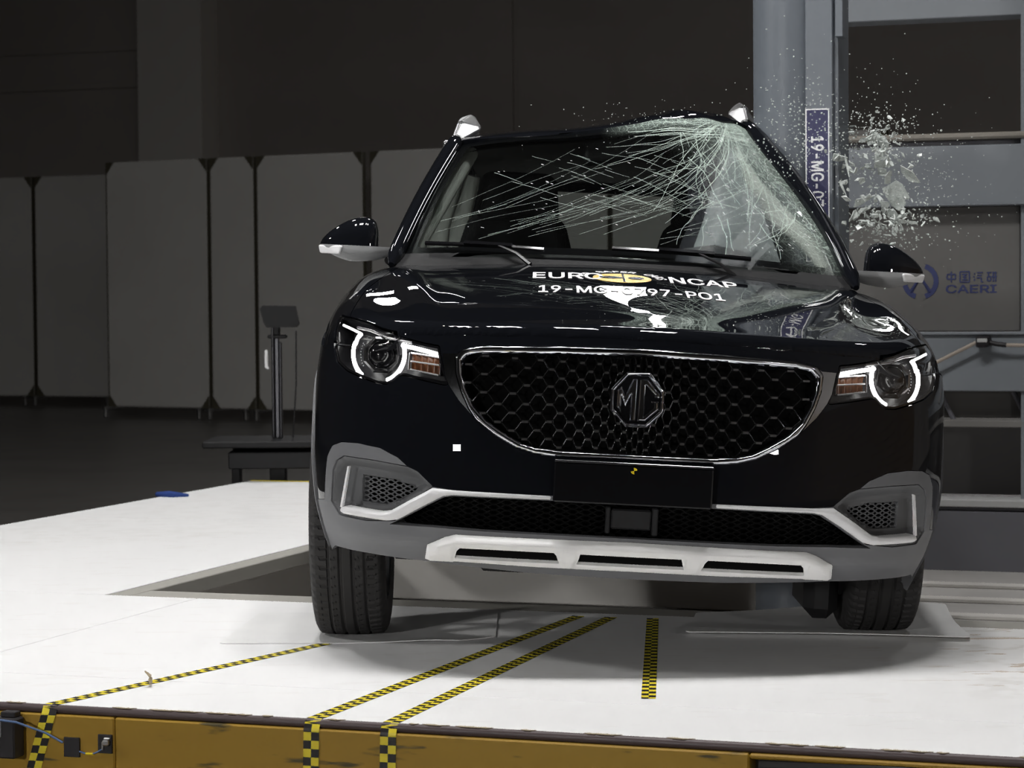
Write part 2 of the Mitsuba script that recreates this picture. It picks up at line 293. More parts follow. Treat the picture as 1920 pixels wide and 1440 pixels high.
tape(seg((-2.0, 7.06, .0012), (-1.614, 5.655, .0012), 24), .036, 'short checkered tape under the middle of the car, not reaching the edge', 1.6)

# things on the front of the sled
matte('box_black', (.02, .018, .02), .5, .3); matte('box_grey', (.30, .30, .31), .4, .4); matte('cable_blue', (.10, .16, .30), .5, .3)
F0 = N0-.018
k = put('sensor_box__case', tnb(-3.2, -3.066, F0-.05, F0, -.128, -.03, .004), 'box_black'); put('sensor_box__lid', tnb(-3.2, -3.10, F0-.056, F0-.05, -.075, -.036, .002), 'box_grey'); put('sensor_box__bracket', tnb(-3.115, -3.075, F0-.03, F0+.0, -.03, -.016, .002), 'box_black')
tag('sensor_box', 'black sensor box with a grey lid on the yellow beam', 'box')
put('target_plate', tnb(-2.954, -2.911, F0-.006, F0, -.123, -.075, .001), 'box_black'); tag('target_plate', 'plain black square plate on the yellow beam between the cable ends', 'plate')
put('switch__plate', tnb(-2.86, -2.822, F0-.006, F0, -.109, -.063, .001), 'box_black'); put('switch__knob', cat(tnb(-2.842, -2.826, F0-.02, F0-.006, -.088, -.074, .003), tnb(-2.846, -2.842, F0-.014, F0-.006, -.1, -.08, .001)), 'satin_silver'); put('switch__lever', tnb(-2.84, -2.826, F0-.014, F0-.006, -.073, -.070, .001), 'sticker_white')
tag('switch', 'small black switch with a silver knob on the yellow beam', 'switch')
cab = [(-3.2, F0-.052, -.034), (-3.10, F0-.056, -.032), (-3.06, F0-.05, -.036), (-3.0, F0-.012, -.066), (-2.955, F0-.008, -.088)]
put('sensor_cable__wire', cat(tnz(tube(cab, .0028, 6)), tnz(tube([(-2.911, F0-.005, -.108), (-2.895, F0-.006, -.112), (-2.875, F0-.006, -.112), (-2.86, F0-.008, -.106), (-2.846, F0-.01, -.098)], .0022, 6))), 'cable_blue', smooth=40)
put('sensor_cable__sleeve', tnz(tube([(-2.893, F0-.006, -.1122), (-2.872, F0-.006, -.1122)], .003, 6)), 'mark_yellow', smooth=40)
tag('sensor_cable', 'thin blue cable from the sensor box to the switch', 'cable')
matte('cloth_blue', (.03, .06, .22), .8, .1)
bl = spheres_hull([(0, 0, .01), (.05, .02, .010), (.10, -.02, .008), (.15, .03, .006), (.04, .05, .012)], [.012, .016, .012, .008, .012]); bl.apply_translation((-5.60, 10.72, .001)); put('blue_glove', tnz(bl), 'cloth_blue', smooth=50); tag('blue_glove', 'crumpled blue glove lying on the far edge of the white deck', 'glove')
lf = [(-2.88, 5.50), (-2.87, 5.53), (-2.885, 5.56), (-2.89, 5.53)]
put('tape_scrap', tnz(tube([(-2.90, 5.50, .004), (-2.885, 5.47, .02), (-2.88, 5.46, .03), (-2.90, 5.47, .04)], [.004, .006, .005, .002], 5)), 'ply_edge'); tag('tape_scrap', 'curled brown scrap of tape standing beside the slanted checkered tape', 'scrap')

# stand behind the sled
matte('stand_black', (.008, .008, .009), .5, .3); metal('stand_metal', (.12, .12, .13), .35)
Y = 13.05; s = 4500/Y
def sx(px): return (px-960)/s
def sz(py): return 1+(553-py)/s
def SB(x0, x1, y0, y1, d0=0, d1=.08, r=.006): return rbox(sx(x1)-sx(x0), d1-d0, sz(y0)-sz(y1), r, ((sx(x0)+sx(x1))/2, Y+(d0+d1)/2, (sz(y0)+sz(y1))/2))
put('monitor_stand__post', cat(SB(509, 514, 612, 822, 0, .05), SB(514, 523, 612, 822, .02, .06), SB(523, 528, 640, 822, 0, .05)), 'stand_metal')
hd = extrude(Polygon([(sx(490), sz(578)), (sx(495), sz(572)), (sx(555), sz(573)), (sx(562), sz(607)), (sx(557), sz(613)), (sx(502), sz(613)), (sx(497), sz(604))]), .09); hd.vertices = hd.vertices[:, [0, 2, 1]]; hd.vertices[:, 1] += Y-.05; hd.invert()
put('monitor_stand__head', hd, 'stand_black'); put('monitor_stand__collar', cat(SB(512, 525, 610, 628, .0, .06), SB(502, 538, 627, 634, .0, .06)), 'stand_black')
put('monitor_stand__clip', cat(SB(497, 503, 655, 690, -.02, 0), SB(499, 505, 686, 692, -.02, 0)), 'sticker_white')
put('monitor_stand__cable', tube([(sx(556), Y, sz(620)), (sx(555), Y, sz(720)), (sx(548), Y, sz(820))], .004, 6), 'stand_black')
put('monitor_stand__base', cat(SB(388, 592, 822, 834, -.25, .3), SB(434, 592, 842, 874, -.2, .25), SB(434, 592, 834, 845, .0, .1)), 'stand_black')
for a_, b_ in [(434, 450), (505, 535), (584, 600)]: put('monitor_stand__foot', rbox(sx(b_)-sx(a_), .1, sz(870)-FL, .005, ((sx(a_)+sx(b_))/2, Y, (sz(870)+FL)/2)), 'stand_black')
tag('monitor_stand', 'black monitor on a metal post with a low black base behind the deck', 'stand')

# ---------------- pole, its column and the frame behind ----------------
matte('steel_blue', mikit.proc(lambda p, n, uv: mikit.mix((.22, .24, .265), (.245, .265, .29), mikit.fbm(p.x*6, p.y*6, p.z*2))), .45, .35)
matte('pole_steel', mikit.proc(lambda p, n, uv: mikit.mix((.13, .146, .168), (.15, .166, .19), mikit.fbm(p.x*6, p.y*6, p.z*2))), .4, .4); matte('steel_dark', (.16, .16, .18), .5, .3); matte('board_grey', mikit.proc(worn((.15, .145, .14), (.185, .18, .175), 4, 6)), .7, .15)
matte('label_blue', (.055, .055, .12), .5, .3); matte('steel_light', (.5, .5, .5), .5, .3); matte('logo_blue', (.06, .07, .17), .6, .2); matte('rail_tan', (.27, .25, .22), .5, .3)
ZC0 = 3.2
cy = lathe([(0, FL), (.127, FL), (.127, ZC0), (0, ZC0)], 64); cy.apply_translation((-1.853, 8.35, 0)); put('impact_pole__cylinder', tnz(cy), 'pole_steel', smooth=40)
put('impact_pole__column', cat(tnb(-1.768, -1.672, 8.215, 8.44, FL, ZC0, .003), tnb(-1.676, -1.656, 8.24, 8.42, FL, ZC0, .002)), 'pole_steel')
put('impact_pole__flange', cat(tnb(-1.66, -1.633, 8.2, 8.26, 1.872, ZC0, .002)), 'pole_steel')
put('impact_pole__base_plate', tnb(-2.02, -1.5, 8.0, 8.9, FL+.004, FL+.04), 'steel_dark')
LT0, LT1, LZ1, LZ0 = -1.767, -1.683, 1.629, 1.10
put('impact_pole__label', tnb(LT0, LT1, 8.2125, 8.2148, LZ0, LZ1, .0003), 'label_blue'); tag('impact_pole__label', 'blue label strip with a white border and a white test number')
w = .0045; fr = cat(tnb(LT0, LT0+w, 8.2112, 8.2125, LZ0, LZ1, .0002), tnb(LT1-w, LT1, 8.2112, 8.2125, LZ0, LZ1, .0002), tnb(LT0, LT1, 8.2112, 8.2125, LZ1-w, LZ1, .0002), tnb(LT0, LT1, 8.2112, 8.2125, LZ0, LZ0+w, .0002))
put('impact_pole__label__border', fr, 'sticker_white')
tx = meshkit.text_mesh('19-MG-0797-PO1', .042, .001, bold=True); v = tx.vertices.copy(); tx.vertices = np.c_[v[:, 1]+(LT0+LT1)/2-.021, 8.2124-v[:, 2], LZ1-.090-v[:, 0]*.78]
put('impact_pole__label__lettering', tnz(tx), 'sticker_white')
tag('impact_pole', 'grey steel pole and column with a blue label strip, struck by the car', 'pole')
NF_ = 11.2
def FB(t0, t1, z0, z1, d0=0., d1=.2, r=.004): return tnb(t0, t1, NF_+d0, NF_+d1, z0, z1, r)
put('steel_frame__top_beam', cat(FB(-2.4, 2.4, 2.256, 2.62), ), 'steel_blue'); put('steel_frame__beam', cat(FB(-2.4, 2.4, 1.392, 1.664, -.05, .2), FB(-2.4, 2.4, 1.386, 1.394, -.07, .2)), 'steel_blue')
put('steel_frame__rail', FB(-2.4, 2.4, 1.692, 1.722, -.04, .08, .01), 'rail_tan'); put('steel_frame__rail_under', FB(-2.4, 2.4, 1.666, 1.69, .05, .08), 'steel_dark')
put('steel_frame__board', FB(-2.5, -1.416, .806, 1.386, .04, .07), 'board_grey'); tag('steel_frame__board', 'grey board with a faded blue logo and lettering')
put('steel_frame__post', cat(FB(-1.405, -1.27, FL, 2.26, -.02, .2), FB(-2.5, -2.4, FL, 2.6, -.02, .2)), 'steel_blue')
put('steel_frame__lower_beam', cat(FB(-2.5, 2.4, .53, .79, -.04, .12), FB(-2.5, 2.4, .79, .803, -.06, .12)), 'steel_blue')
put('steel_frame__lower_board', FB(-2.5, 2.4, .40, .53, .1, .13), 'board_grey'); put('steel_frame__ledge', FB(-2.5, 2.4, .362, .395, -.02, .2), 'concrete')
for x in (-1.79, -1.45): put('steel_frame__brace', tnz(tube([(x, NF_+.07, .525), (x+.075, NF_+.07, .37)], .012, 8)), 'steel_dark')
put('steel_frame__back_board', FB(-2.5, 2.4, .0, .36, .6, .63), 'board_grey'); put('steel_frame__sill', FB(-2.6, 2.4, .0, .034, -.12, .1), 'steel_light'); tag('steel_frame__sill', 'white painted top edge of the dark block')
put('steel_frame__block', cat(FB(-2.6, 2.4, FL, -.02, -.1, .5), FB(-2.6, 2.4, -.019, -.004, -.08, .3)), 'steel_dark')
def strokes(segs, t0, z0, s, w=.012): return cat(*[tnz(rbox(max(abs(x1-x0)*s, w), .003, max(abs(y1-y0)*s, w), .0005, (t0+(x0+x1)/2*s, NF_+.037, z0+(y0+y1)/2*s))) for x0, y0, x1, y1 in segs])
H_ = [[(.1,.3,.9,.3),(.1,.75,.9,.75),(.1,.3,.1,.75),(.9,.3,.9,.75),(.5,0,.5,1)], [(.05,0,.05,1),(.95,0,.95,1),(.05,1,.95,1),(.05,0,.95,0),(.25,.75,.75,.75),(.3,.5,.7,.5),(.25,.22,.75,.22),(.5,.22,.5,.75)],
      [(.1,.8,.2,.8),(.05,.5,.15,.5),(.1,.1,.2,.3),(.4,.9,.95,.9),(.4,.65,.85,.65),(.35,.4,.8,.4),(.8,.0,.8,.4),(.8,0,.98,0)], [(.05,.9,.45,.9),(.2,.5,.2,.9),(.1,.1,.1,.5),(.1,.5,.4,.5),(.4,.1,.4,.5),(.1,.1,.4,.1),(.55,.9,.98,.9),(.5,.5,1,.5),(.65,0,.65,.9),(.88,0,.88,.9)]]
put('steel_frame__board__lettering', cat(*[strokes(g, -1.755+i*.062, 1.035, .048, .006) for i, g in enumerate(H_)]), 'logo_blue')
tx = meshkit.text_mesh('CAERI', .036, .003, bold=True); v = tx.vertices.copy(); sc_ = .235/(v[:, 0].max()-v[:, 0].min()); tx.vertices = np.c_[-1.757+(v[:, 0]-v[:, 0].min())*sc_, NF_+.04-v[:, 2], .985+v[:, 1]]; put('steel_frame__board__lettering', tnz(tx), 'logo_blue')
g = lathe([(.062, 0), (.085, 0), (.085, .003), (.062, .003)], 40, 'y'); keep = [f for f in g.faces if abs(g.vertices[f][:, 0].mean()) > .02]; g = M(g.vertices, keep); g.apply_translation((-1.875, NF_+.036, 1.04))
put('steel_frame__board__emblem', cat(tnz(g), tnz(tube([(-1.92, NF_+.037, .99), (-1.875, NF_+.037, 1.06), (-1.83, NF_+.037, .99)], .009, 4))), 'logo_blue')
tag('steel_frame', 'blue grey steel frame with beams and a lettered board behind the pole', 'frame')
matte('cable_beige', (.42, .36, .31), .6, .2)
def fr_(t, z, d=-.1): return (t, NF_+d, z)
put('power_cable__cord', cat(tnz(tube([fr_(-1.95, .575), fr_(-1.83, .64), fr_(-1.70, .705), fr_(-1.60, .755), fr_(-1.57, .762)], .0085, 8)), tnz(tube([fr_(-1.46, .745), fr_(-1.30, .742), fr_(-1.0, .72), fr_(.2, .66), fr_(.4, .65, -.05)], .0085, 8))), 'cable_beige', smooth=40)
put('power_cable__plug', cat(FB(-1.595, -1.535, .74, .785, -.13, -.04, .006), FB(-1.595, -1.545, .735, .745, -.13, -.04), tnz(tube([fr_(-1.535, .757), fr_(-1.505, .75), fr_(-1.46, .745)], .011, 8))), 'box_black'); put('power_cable__clip', FB(-1.588, -1.542, .758, .776, -.135, -.13, .002), 'steel_light')
tag('power_cable', 'beige cable with a black plug hanging in front of the steel frame', 'cable')
# ---- body surface (body frame: x right, y back, z up; origin under the front axle) ----
from scipy.interpolate import CubicSpline, PchipInterpolator
from scipy.spatial import cKDTree
_CP = np.array([(0,-.875),(.2,-.868),(.4,-.845),(.55,-.805),(.67,-.74),(.76,-.655),(.825,-.55),(.868,-.42),(.89,-.25),(.9,-.05),(.903,.4),(.903,1.2),(.903,2.2),(.89,2.9),(.85,3.25),(.74,3.40),(.45,3.44),(0,3.45)])
_k = np.r_[0, np.cumsum(np.linalg.norm(np.diff(_CP, axis=0), axis=1))]
_cx, _cy = PchipInterpolator(_k, _CP[:,0]), PchipInterpolator(_k, _CP[:,1])
US = np.linspace(0, _k[-1], 1600); CXS, CYS = _cx(US), _cy(US)
WS = PchipInterpolator([.15,.22,.30,.40,.55,.70,.85,.95,1.1],[.90,.93,.955,.985,1,1,.985,.97,.95])
DYF = PchipInterpolator([.15,.22,.26,.300,.318,.36,.45,.56,.72,.83,.90,1.0],[.23,.135,.080,.020,.003,.0,-.005,0,.02,.045,.065,.08])
def sst(a,b,x):
    t = np.clip((x-a)/(b-a),0,1); return t*t*(3-2*t)
def skin(u, z):
    u, z = np.broadcast_arrays(np.asarray(u,float), np.asarray(z,float)); a = np.abs(u)
    cx, cy = _cx(np.clip(a,0,US[-1])), _cy(np.clip(a,0,US[-1]))
    return np.stack([np.sign(u)*cx*WS(z), cy + DYF(z)*sst(.1,.6,-cy) , z], -1)
UF = US[np.searchsorted(CYS, -.0)]
_mf = US <= UF
def u_of(x, z):
    x, z = np.asarray(x,float), np.asarray(z,float)
    return np.sign(x)*np.interp(np.abs(x)/WS(z), CXS[_mf], US[_mf])
_UD = np.linspace(0, US[-1], 14000); _O = skin(US, np.full_like(US,.88)); _OD = skin(_UD, np.full_like(_UD,.88))
_OT = cKDTree(np.vstack([_OD[:,:2], _OD[:,:2]*[-1,1]]))
ZC = PchipInterpolator([-1.0,-.85,-.7,-.5,-.3,-.1,.1,.3,.5,.7,1.2],[.876,.900,.923,.955,.985,1.013,1.038,1.061,1.080,1.092,1.10])
def r_of(y): return .032+.088*sst(-.78,-.25,y)
def top(x, y):
    x, y = np.broadcast_arrays(np.asarray(x,float), np.asarray(y,float))
    zc = ZC(np.clip(y,-1,1.2)) - .060*(x/.85)**2
    d = _OT.query(np.stack([x,y],-1))[0]; r = r_of(y)
    ridge = .55+.14*(y+.8)/1.4
    zc = zc + .006*np.exp(-((np.abs(x)-ridge)/.05)**2)*sst(-.8,-.4,y) - .0036*np.exp(-((np.abs(x)-ridge-.09)/.05)**2)*sst(-.5,-.2,y)
    q = np.clip(1-d/r,0,1)
    return zc - r*(1-np.sqrt(np.maximum(1-q*q,0)))
def ztop(u):
    p = skin(u, np.full_like(np.asarray(u,float), .88)); return top(p[...,0], p[...,1])
def yfront(x, z):
    x, z = np.broadcast_arrays(np.asarray(x,float), np.asarray(z,float))
    u = u_of(x, z); ys = skin(u, z)[...,1]
    p = skin(u_of(x, np.full_like(x,.88)), np.full_like(x,.88)); ya = p[...,1]; zt = top(p[...,0], ya)
    lo, hi = ya.copy(), np.minimum(ya+1.4,.9)
    for _ in range(40):
        m = (lo+hi)/2; below = top(x,m) < z; lo = np.where(below,m,lo); hi = np.where(below,hi,m)
    return np.where(z <= zt, ys, (lo+hi)/2)
# ---------------- the car ----------------
RHO, PSI, X0, Y0 = .058, -.009, .293, 7.06
def crush(p):
    p = np.array(p, float); x, y, z = p[:, 0], p[:, 1], p[:, 2]
    w = np.exp(-((y-1.5)/np.where(y < 1.5, .27, .5))**2); amp = np.interp(z, [.3, 1.05, 1.5], [.36, .45, .165])
    w2 = np.exp(-((y-1.5)/.55)**2)
    dent = .004*np.sin(x*31+y*17)*w2*sst(1.4, 1.5, z)*sst(-.1, .3, x)
    return np.stack([x-amp*w*sst(-.1, .75, x), y, z+.105*w2*sst(-.25, .42, x)*sst(1.25, 1.5, z)+dent], -1)
def pose(p):
    x, y, z = p[:, 0], p[:, 1], p[:, 2]; c, s = math.cos(RHO), math.sin(RHO); x, z = c*x+s*z, -s*x+c*z
    c, s = math.cos(PSI), math.sin(PSI); return np.stack([c*x-s*y+X0, s*x+c*y+Y0, z], -1)
def bod(m, crushed=True):
    m = m.copy(); m.vertices = pose(crush(m.vertices) if crushed else np.asarray(m.vertices)); return m
def car(name, mesh, bsdf, smooth=35, label=None, kind=None, crushed=True, **kw):
    k = put('car__'+name, bod(mesh, crushed), bsdf, smooth=smooth, **kw)
    if label or kind: tag(k, label, kind=kind)
    return k
tag('car', 'black compact SUV with a cracked windscreen, crashed sideways into the steel pole', 'car')
def nrm(fn, a, b, e=1e-3):
    n = np.cross(fn(a+e, b)-fn(a-e, b), fn(a, b+e)-fn(a, b-e)); return n/(np.linalg.norm(n, axis=-1, keepdims=True)+1e-12)
def fpt(x, z): return np.stack([x, yfront(x, z), z], -1)
def FRONT(x, z, o):                                  # front view (x, z) onto the body skin
    n = nrm(fpt, x, z); n = np.where((n*np.stack([1.2*x, -1+0*x, .6+0*x], -1)).sum(-1, keepdims=True) < 0, -n, n); return fpt(x, z)+n*np.asarray(o)[:, None]
def SKIN(u, z, o):
    n = nrm(skin, u, z); c = skin(u, z); n = np.where((n*np.stack([c[:, 0], c[:, 1]-1.2, 0*c[:, 0]], -1)).sum(-1, keepdims=True) < 0, -n, n); return c+n*np.asarray(o)[:, None]
def tpt(x, y): return np.stack([x, y, top(x, y)], -1)
def TOP(x, y, o):
    n = nrm(tpt, x, y, 2e-3); n = np.where(n[:, 2:] < 0, -n, n); return tpt(x, y)+n*np.asarray(o)[:, None]
def dens(p, d=.01):
    return p.segmentize(d)
def to_u(poly):                                       # front view outline -> (u, z)
    def one(r): r = np.array(r.coords); return np.c_[u_of(r[:, 0], r[:, 1]), r[:, 1]]
    gs = [Polygon(one(g.exterior), [one(i) for i in g.interiors]).buffer(0) for g in getattr(dens(poly), 'geoms', [dens(poly)])]
    return shapely.union_all(gs)
def both(pts): return [Polygon(pts), Polygon([(-x, z) for x, z in pts])]

G_OUT = [(0, .8525), (-.20, .8486), (-.408, .8391), (-.462, .828), (-.477, .8173), (-.516, .815), (-.505, .760), (-.4921, .7333), (-.4648, .6962), (-.4175, .6493), (-.367, .6137), (-.3114, .5852), (-.261, .5716), (-.2069, .5663), (0, .568)]
G_IN = [(0, .8335), (-.20, .829), (-.3975, .8217), (-.4461, .8149), (-.4615, .7987), (-.4587, .7643), (-.4468, .7263), (-.4249, .6834), (-.3881, .6469), (-.3365, .6155), (-.2967, .5957), (-.2618, .5881), (-.1883, .5825), (0, .5825)]
grille_out, grille_in = mirror_half(G_OUT), rnd(mirror_half(G_IN), .012)
grille_core = rnd(mirror_half([p for p in G_OUT if p != (-.516, .815)][:4] + [(-.478, .806), (-.474, .765), (-.4600, .7235), (-.437, .6775)] + G_OUT[9:]), .012).buffer(.002)
LAMP_ = [(-.8222, .8959), (-.7785, .8932), (-.7304, .885), (-.6858, .8685), (-.6446, .8555), (-.6045, .8457), (-.5652, .8387), (-.526, .8339), (-.524, .8188), (-.5132, .7805), (-.4951, .7337), (-.5493, .7416), (-.6175, .7534), (-.6294, .752), (-.6469, .7356), (-.6611, .7275), (-.6894, .7271), (-.7361, .7394), (-.7794, .7529), (-.810, .7739), (-.8213, .8033), (-.8257, .8348), (-.8275, .8634)]
lampL = rnd(Polygon(LAMP_), .006); lamps2 = [lampL, affinity.scale(lampL, -1, 1, origin=(0, 0))]
lamps_u = shapely.union_all(lamps2)
lp = np.array(dens(lampL, .006).exterior.coords); lamp_plan = Polygon(np.c_[lp[:, 0], yfront(lp[:, 0], lp[:, 1])]).buffer(0).buffer(.001)
lamp_plan = shapely.union_all([lamp_plan, affinity.scale(lamp_plan, -1, 1, origin=(0, 0))])

# upper body: hood and fenders
outline = Polygon(np.vstack([np.c_[_O[:, 0], _O[:, 1]], np.c_[-_O[::-1, 0], _O[::-1, 1]]])).buffer(0)
hx = lambda y: np.interp(y, [-.9, -.62, -.40, 0, .35, .58], [.80, .79, .785, .772, .745, .715])
ys_ = np.linspace(-.95, .58, 60)
hoodP = Polygon(np.vstack([np.c_[-hx(ys_), ys_], [(-.5, .535), (0, .51), (.5, .535)], np.c_[hx(ys_[::-1]), ys_[::-1]]])).buffer(0)
hood = hoodP.intersection(outline).difference(lamp_plan.buffer(.002))
hood = max(getattr(hood, 'geoms', [hood]), key=lambda g: g.area)
car('hood', grid_clip(dens(hood, .01), TOP, .008, .012), 'paint', 45, 'glossy black hood with white lettering')
fz = outline.difference(hoodP.buffer(.003)).difference(lamp_plan.buffer(.002)).intersection(sbox(-1, -.75, 1, .66))
cowl = sbox(-.722, .50, .722, .80)
sideU = US[np.searchsorted(CYS, -.40)]; sideE = US[np.searchsorted(CYS, .655)]
def zt_poly(u0, u1, z0, inset=0.):
    uu = np.linspace(u0, u1, 70); return np.vstack([[(u0, z0)], np.c_[uu, ztop(uu)-inset], [(u1, z0)]])
def u_at_y(y): return float(np.interp(y, CYS[US < 6], US[US < 6]))
arch = lambda r: Polygon([(u_at_y(r*math.cos(a)), .335+r*math.sin(a)) for a in np.linspace(0, 2*np.pi, 64, endpoint=False)])
side_lampU = to_u(lampL)
for sgn, nm in ((-1, 'fender'), (1, 'fender')):
    parts = [g for g in getattr(fz, 'geoms', [fz]) if g.centroid.x*sgn > 0 and g.area > 5e-4]
    ms = [grid_clip(dens(g, .01), TOP, .012, .01) for g in parts]
    sp = Polygon(zt_poly(sideU+.003, sideE, .40)).difference(arch(.405))
    if sgn < 0: sp = affinity.scale(sp, -1, 1, origin=(0, 0))
    sp = sp.difference(side_lampU if sgn < 0 else affinity.scale(side_lampU, -1, 1, origin=(0, 0)))
    ms += [grid_clip(dens(g, .01), SKIN, .02, .01) for g in getattr(sp, 'geoms', [sp]) if g.area > 1e-3]
    car('fender', cat(*ms), 'paint', 45)
    ar = arch(.40).difference(arch(.352)).intersection(sbox(sideU+.004, .20, sideE, 1))
    if sgn < 0: ar = affinity.scale(ar, -1, 1, origin=(0, 0))
    car('arch_cladding', grid_clip(dens(ar, .01), SKIN, .02, .03, .006), 'cladding', 40)
    car('wheel_liner', flip(rbox(.02, .9, .55, .005, (.60, .0, .60))) if sgn < 0 else rbox(.02, .9, .55, .005, (.60, .0, .60)), 'black_plastic')

# bumper skin, cladding
CL_ = [(0, .464), (-.2045, .4645), (-.468, .4635), (-.5232, .4675), (-.5662, .5046), (-.594, .5162), (-.6195, .5364), (-.6704, .5569), (-.7325, .5631), (-.780, .5600), (-.808, .5466), (-.8224, .515), (-.828, .393)]
uB = sideU
cl_u = [(float(u_of(x, z)), z) for x, z in CL_] + [(-uB, .382), (-uB, .235)] + [(float(u_of(x, z)), z) for x, z in [(-.80, .258), (-.695, .263), (-.53, .262), (-.25, .249), (0, .247)]]
clad_u = Polygon(cl_u + [(-a, b) for a, b in reversed(cl_u)]).buffer(0)
uu = np.linspace(-uB, uB, 161); full_u = Polygon(np.vstack([[(-uB, .30)], np.c_[uu, ztop(uu)], [(uB, .30)]]))
POD_ = [(-.806, .396), (-.8034, .4813), (-.7931, .5086), (-.7726, .5238), (-.6893, .5226), (-.5939, .5148), (-.5662, .5046), (-.5232, .4690), (-.5852, .4240), (-.62, .37), (-.70, .36), (-.78, .362)]
TRIM_ = [(-.7717, .386), (-.7735, .374), (-.765, .3679), (-.7022, .3672), (-.6424, .3665), (-.6119, .3733), (-.5462, .4152), (-.4939, .446), (-.4675, .4508), (-.2135, .4545), (-.2135, .4640), (-.468, .4625), (-.5226, .4648), (-.5852, .4257), (-.6331, .3939), (-.6623, .3876), (-.7029, .3882), (-.7605, .3889)]
FOG_ = [(-.7448, .4752), (-.6469, .4743), (-.575, .4571), (-.6242, .4213), (-.6659, .402), (-.7451, .4012)]
INT_ = [(0, .4507), (-.2039, .452), (-.4673, .448), (-.4938, .4432), (-.5461, .4123), (-.6133, .3703), (-.6347, .3577), (-.5226, .3614), (-.3738, .3606), (0, .3633)]
intake = mirror_half(INT_)
pods, trims, fogs = [[rnd(p, .004) for p in both(q)] for q in (POD_, TRIM_, FOG_)]
pod_u = [to_u(p) for p in pods]; fog_u = [to_u(p) for p in fogs]; int_u = to_u(intake)
paint_u = full_u.difference(clad_u.buffer(.0015)).difference(to_u(grille_out.buffer(-.004))).difference(to_u(lamps_u).buffer(.003))
paint_u = max(getattr(paint_u, 'geoms', [paint_u]), key=lambda g: g.area)
car('bumper', grid_clip(dens(paint_u, .01), SKIN, .012, .012), 'paint', 45, 'glossy black bumper')
cg = clad_u.difference(shapely.union_all([p.buffer(.002) for p in pod_u])).difference(int_u)
for g in getattr(cg, 'geoms', [cg]):
    if g.area > 2e-4: car('lower_cladding', grid_clip(dens(g, .01), SKIN, .014, .03), 'cladding', 40, 'matte grey plastic along the bottom of the bumper')
CR = [(float(u_of(x, z)), z) for x, z in [(-.80, .262), (-.695, .262), (-.53, .26), (-.25, .248), (0, .246)]]
for i, (pu, fu) in enumerate(zip(pod_u, fog_u)):
    kk = car('fog_surround', grid_clip(dens(pu.difference(fu), .008), SKIN, .010, .03, lambda V, b=pu: -.004-.034*sst(.004, .028, dist_in(b)(V))), 'pod_grey', 40, 'dark grey recessed surround of the fog light opening')
    car(f'{kk[5:]}__backing', grid_clip(dens(fu.buffer(.004), .01), SKIN, .02, 0, -.060), 'void_black')
    b0 = fogs[i].bounds; wv = []
    for r in range(7):
        for ph in (0, 1):
            zz = b0[1]-.004+r*.0135; xs = np.linspace(b0[0], b0[2], 70); line = LineString(np.c_[xs, zz+.0064*np.sin(xs*2*np.pi/.050+ph*np.pi)]).intersection(fogs[i].buffer(.002))
            for g in getattr(line, 'geoms', [line]):
                if g.geom_type == 'LineString' and g.length > .01:
                    q = np.array(g.coords); wv.append(tube(SKIN(u_of(q[:, 0], q[:, 1]), q[:, 1], np.full(len(q), -.044)), .0022, 5, flat=1.0))
    car(f'{kk[5:]}__wave_rib', cat(*wv), 'pod_grey', 40, kind='stuff')
    car('silver_trim', grid_clip(dens(to_u(trims[i]), .006), SKIN, .006, .02, lambda V, b=to_u(trims[i]): .002+.007*np.clip(dist_in(b)(V)/.006, 0, 1)), 'trim_silver', 30, 'satin silver trim strip under the fog light opening')
    s = -1 if i == 0 else 1
    bp = Polygon([(s*.752, .500), (s*.757, .498), (s*.766, .44), (s*.7745, .386), (s*.768, .384), (s*.760, .44)])
    car('trim_blade', grid_clip(dens(bp, .006), FRONT, .005, .006, .003), 'trim_silver', 30)
car('intake', grid_clip(dens(int_u.buffer(.01), .01), SKIN, .03, 0, -.075), 'void_black', 40, 'dark lower intake with a fine lattice'); wv = []
for r in range(7):
    for ph in (0, 1):
        xs = np.linspace(-.62, .62, 300); line = LineString(np.c_[xs, .358+r*.0155+.0075*np.sin(xs*2*np.pi/.070+ph*np.pi)]).intersection(intake.buffer(-.001))
        for g in getattr(line, 'geoms', [line]):
            if g.geom_type == 'LineString' and g.length > .01:
                q = np.array(g.coords); wv.append(tube(SKIN(u_of(q[:, 0], q[:, 1]), q[:, 1], np.full(len(q), -.045)), .002, 5))
car('intake__lattice', cat(*wv), 'lattice_black', 40, kind='stuff')
car('radar_sensor', cat(rbox(.104, .03, .052, .004, (-.004, -.85, .412)), rbox(.012, .04, .07, .003, (-.064, -.845, .408)), rbox(.016, .04, .072, .003, (.058, -.845, .408))), 'black_plastic', 30)
# skid plate
SK_ = [(0, .354), (-.4569, .3475), (-.4834, .3389), (-.5298, .3144), (-.5362, .2738), (-.4678, .2759), (-.1684, .2782), (0, .2790)]
SL = [[(-.4556, .2951), (-.4491, .3137), (-.4407, .3174), (-.1998, .3195), (-.1912, .3156), (-.182, .2987)], [(-.1403, .2993), (-.1305, .3193), (.1305, .3193), (.1403, .2993)]]
slots = [rnd(Polygon(q), .002) for q in (SL[0], SL[1], [(-x, z) for x, z in SL[0]])]
sk = to_u(mirror_half(SK_)); sl_u = [to_u(q) for q in slots]; slot_all = shapely.union_all(sl_u); sk_b, sl_b = dist_in(sk), dist_in(slot_all)
def sk_off(V): return .004+.018*np.clip(sk_b(V)/.014, 0, 1)-.007*(1-np.clip((sl_b(V)-.004)/.006, 0, 1))
car('skid_plate', grid_clip(dens(sk.difference(slot_all), .006), SKIN, .006, .03, sk_off), 'silver_paint', 28, 'silver skid plate with three slots')
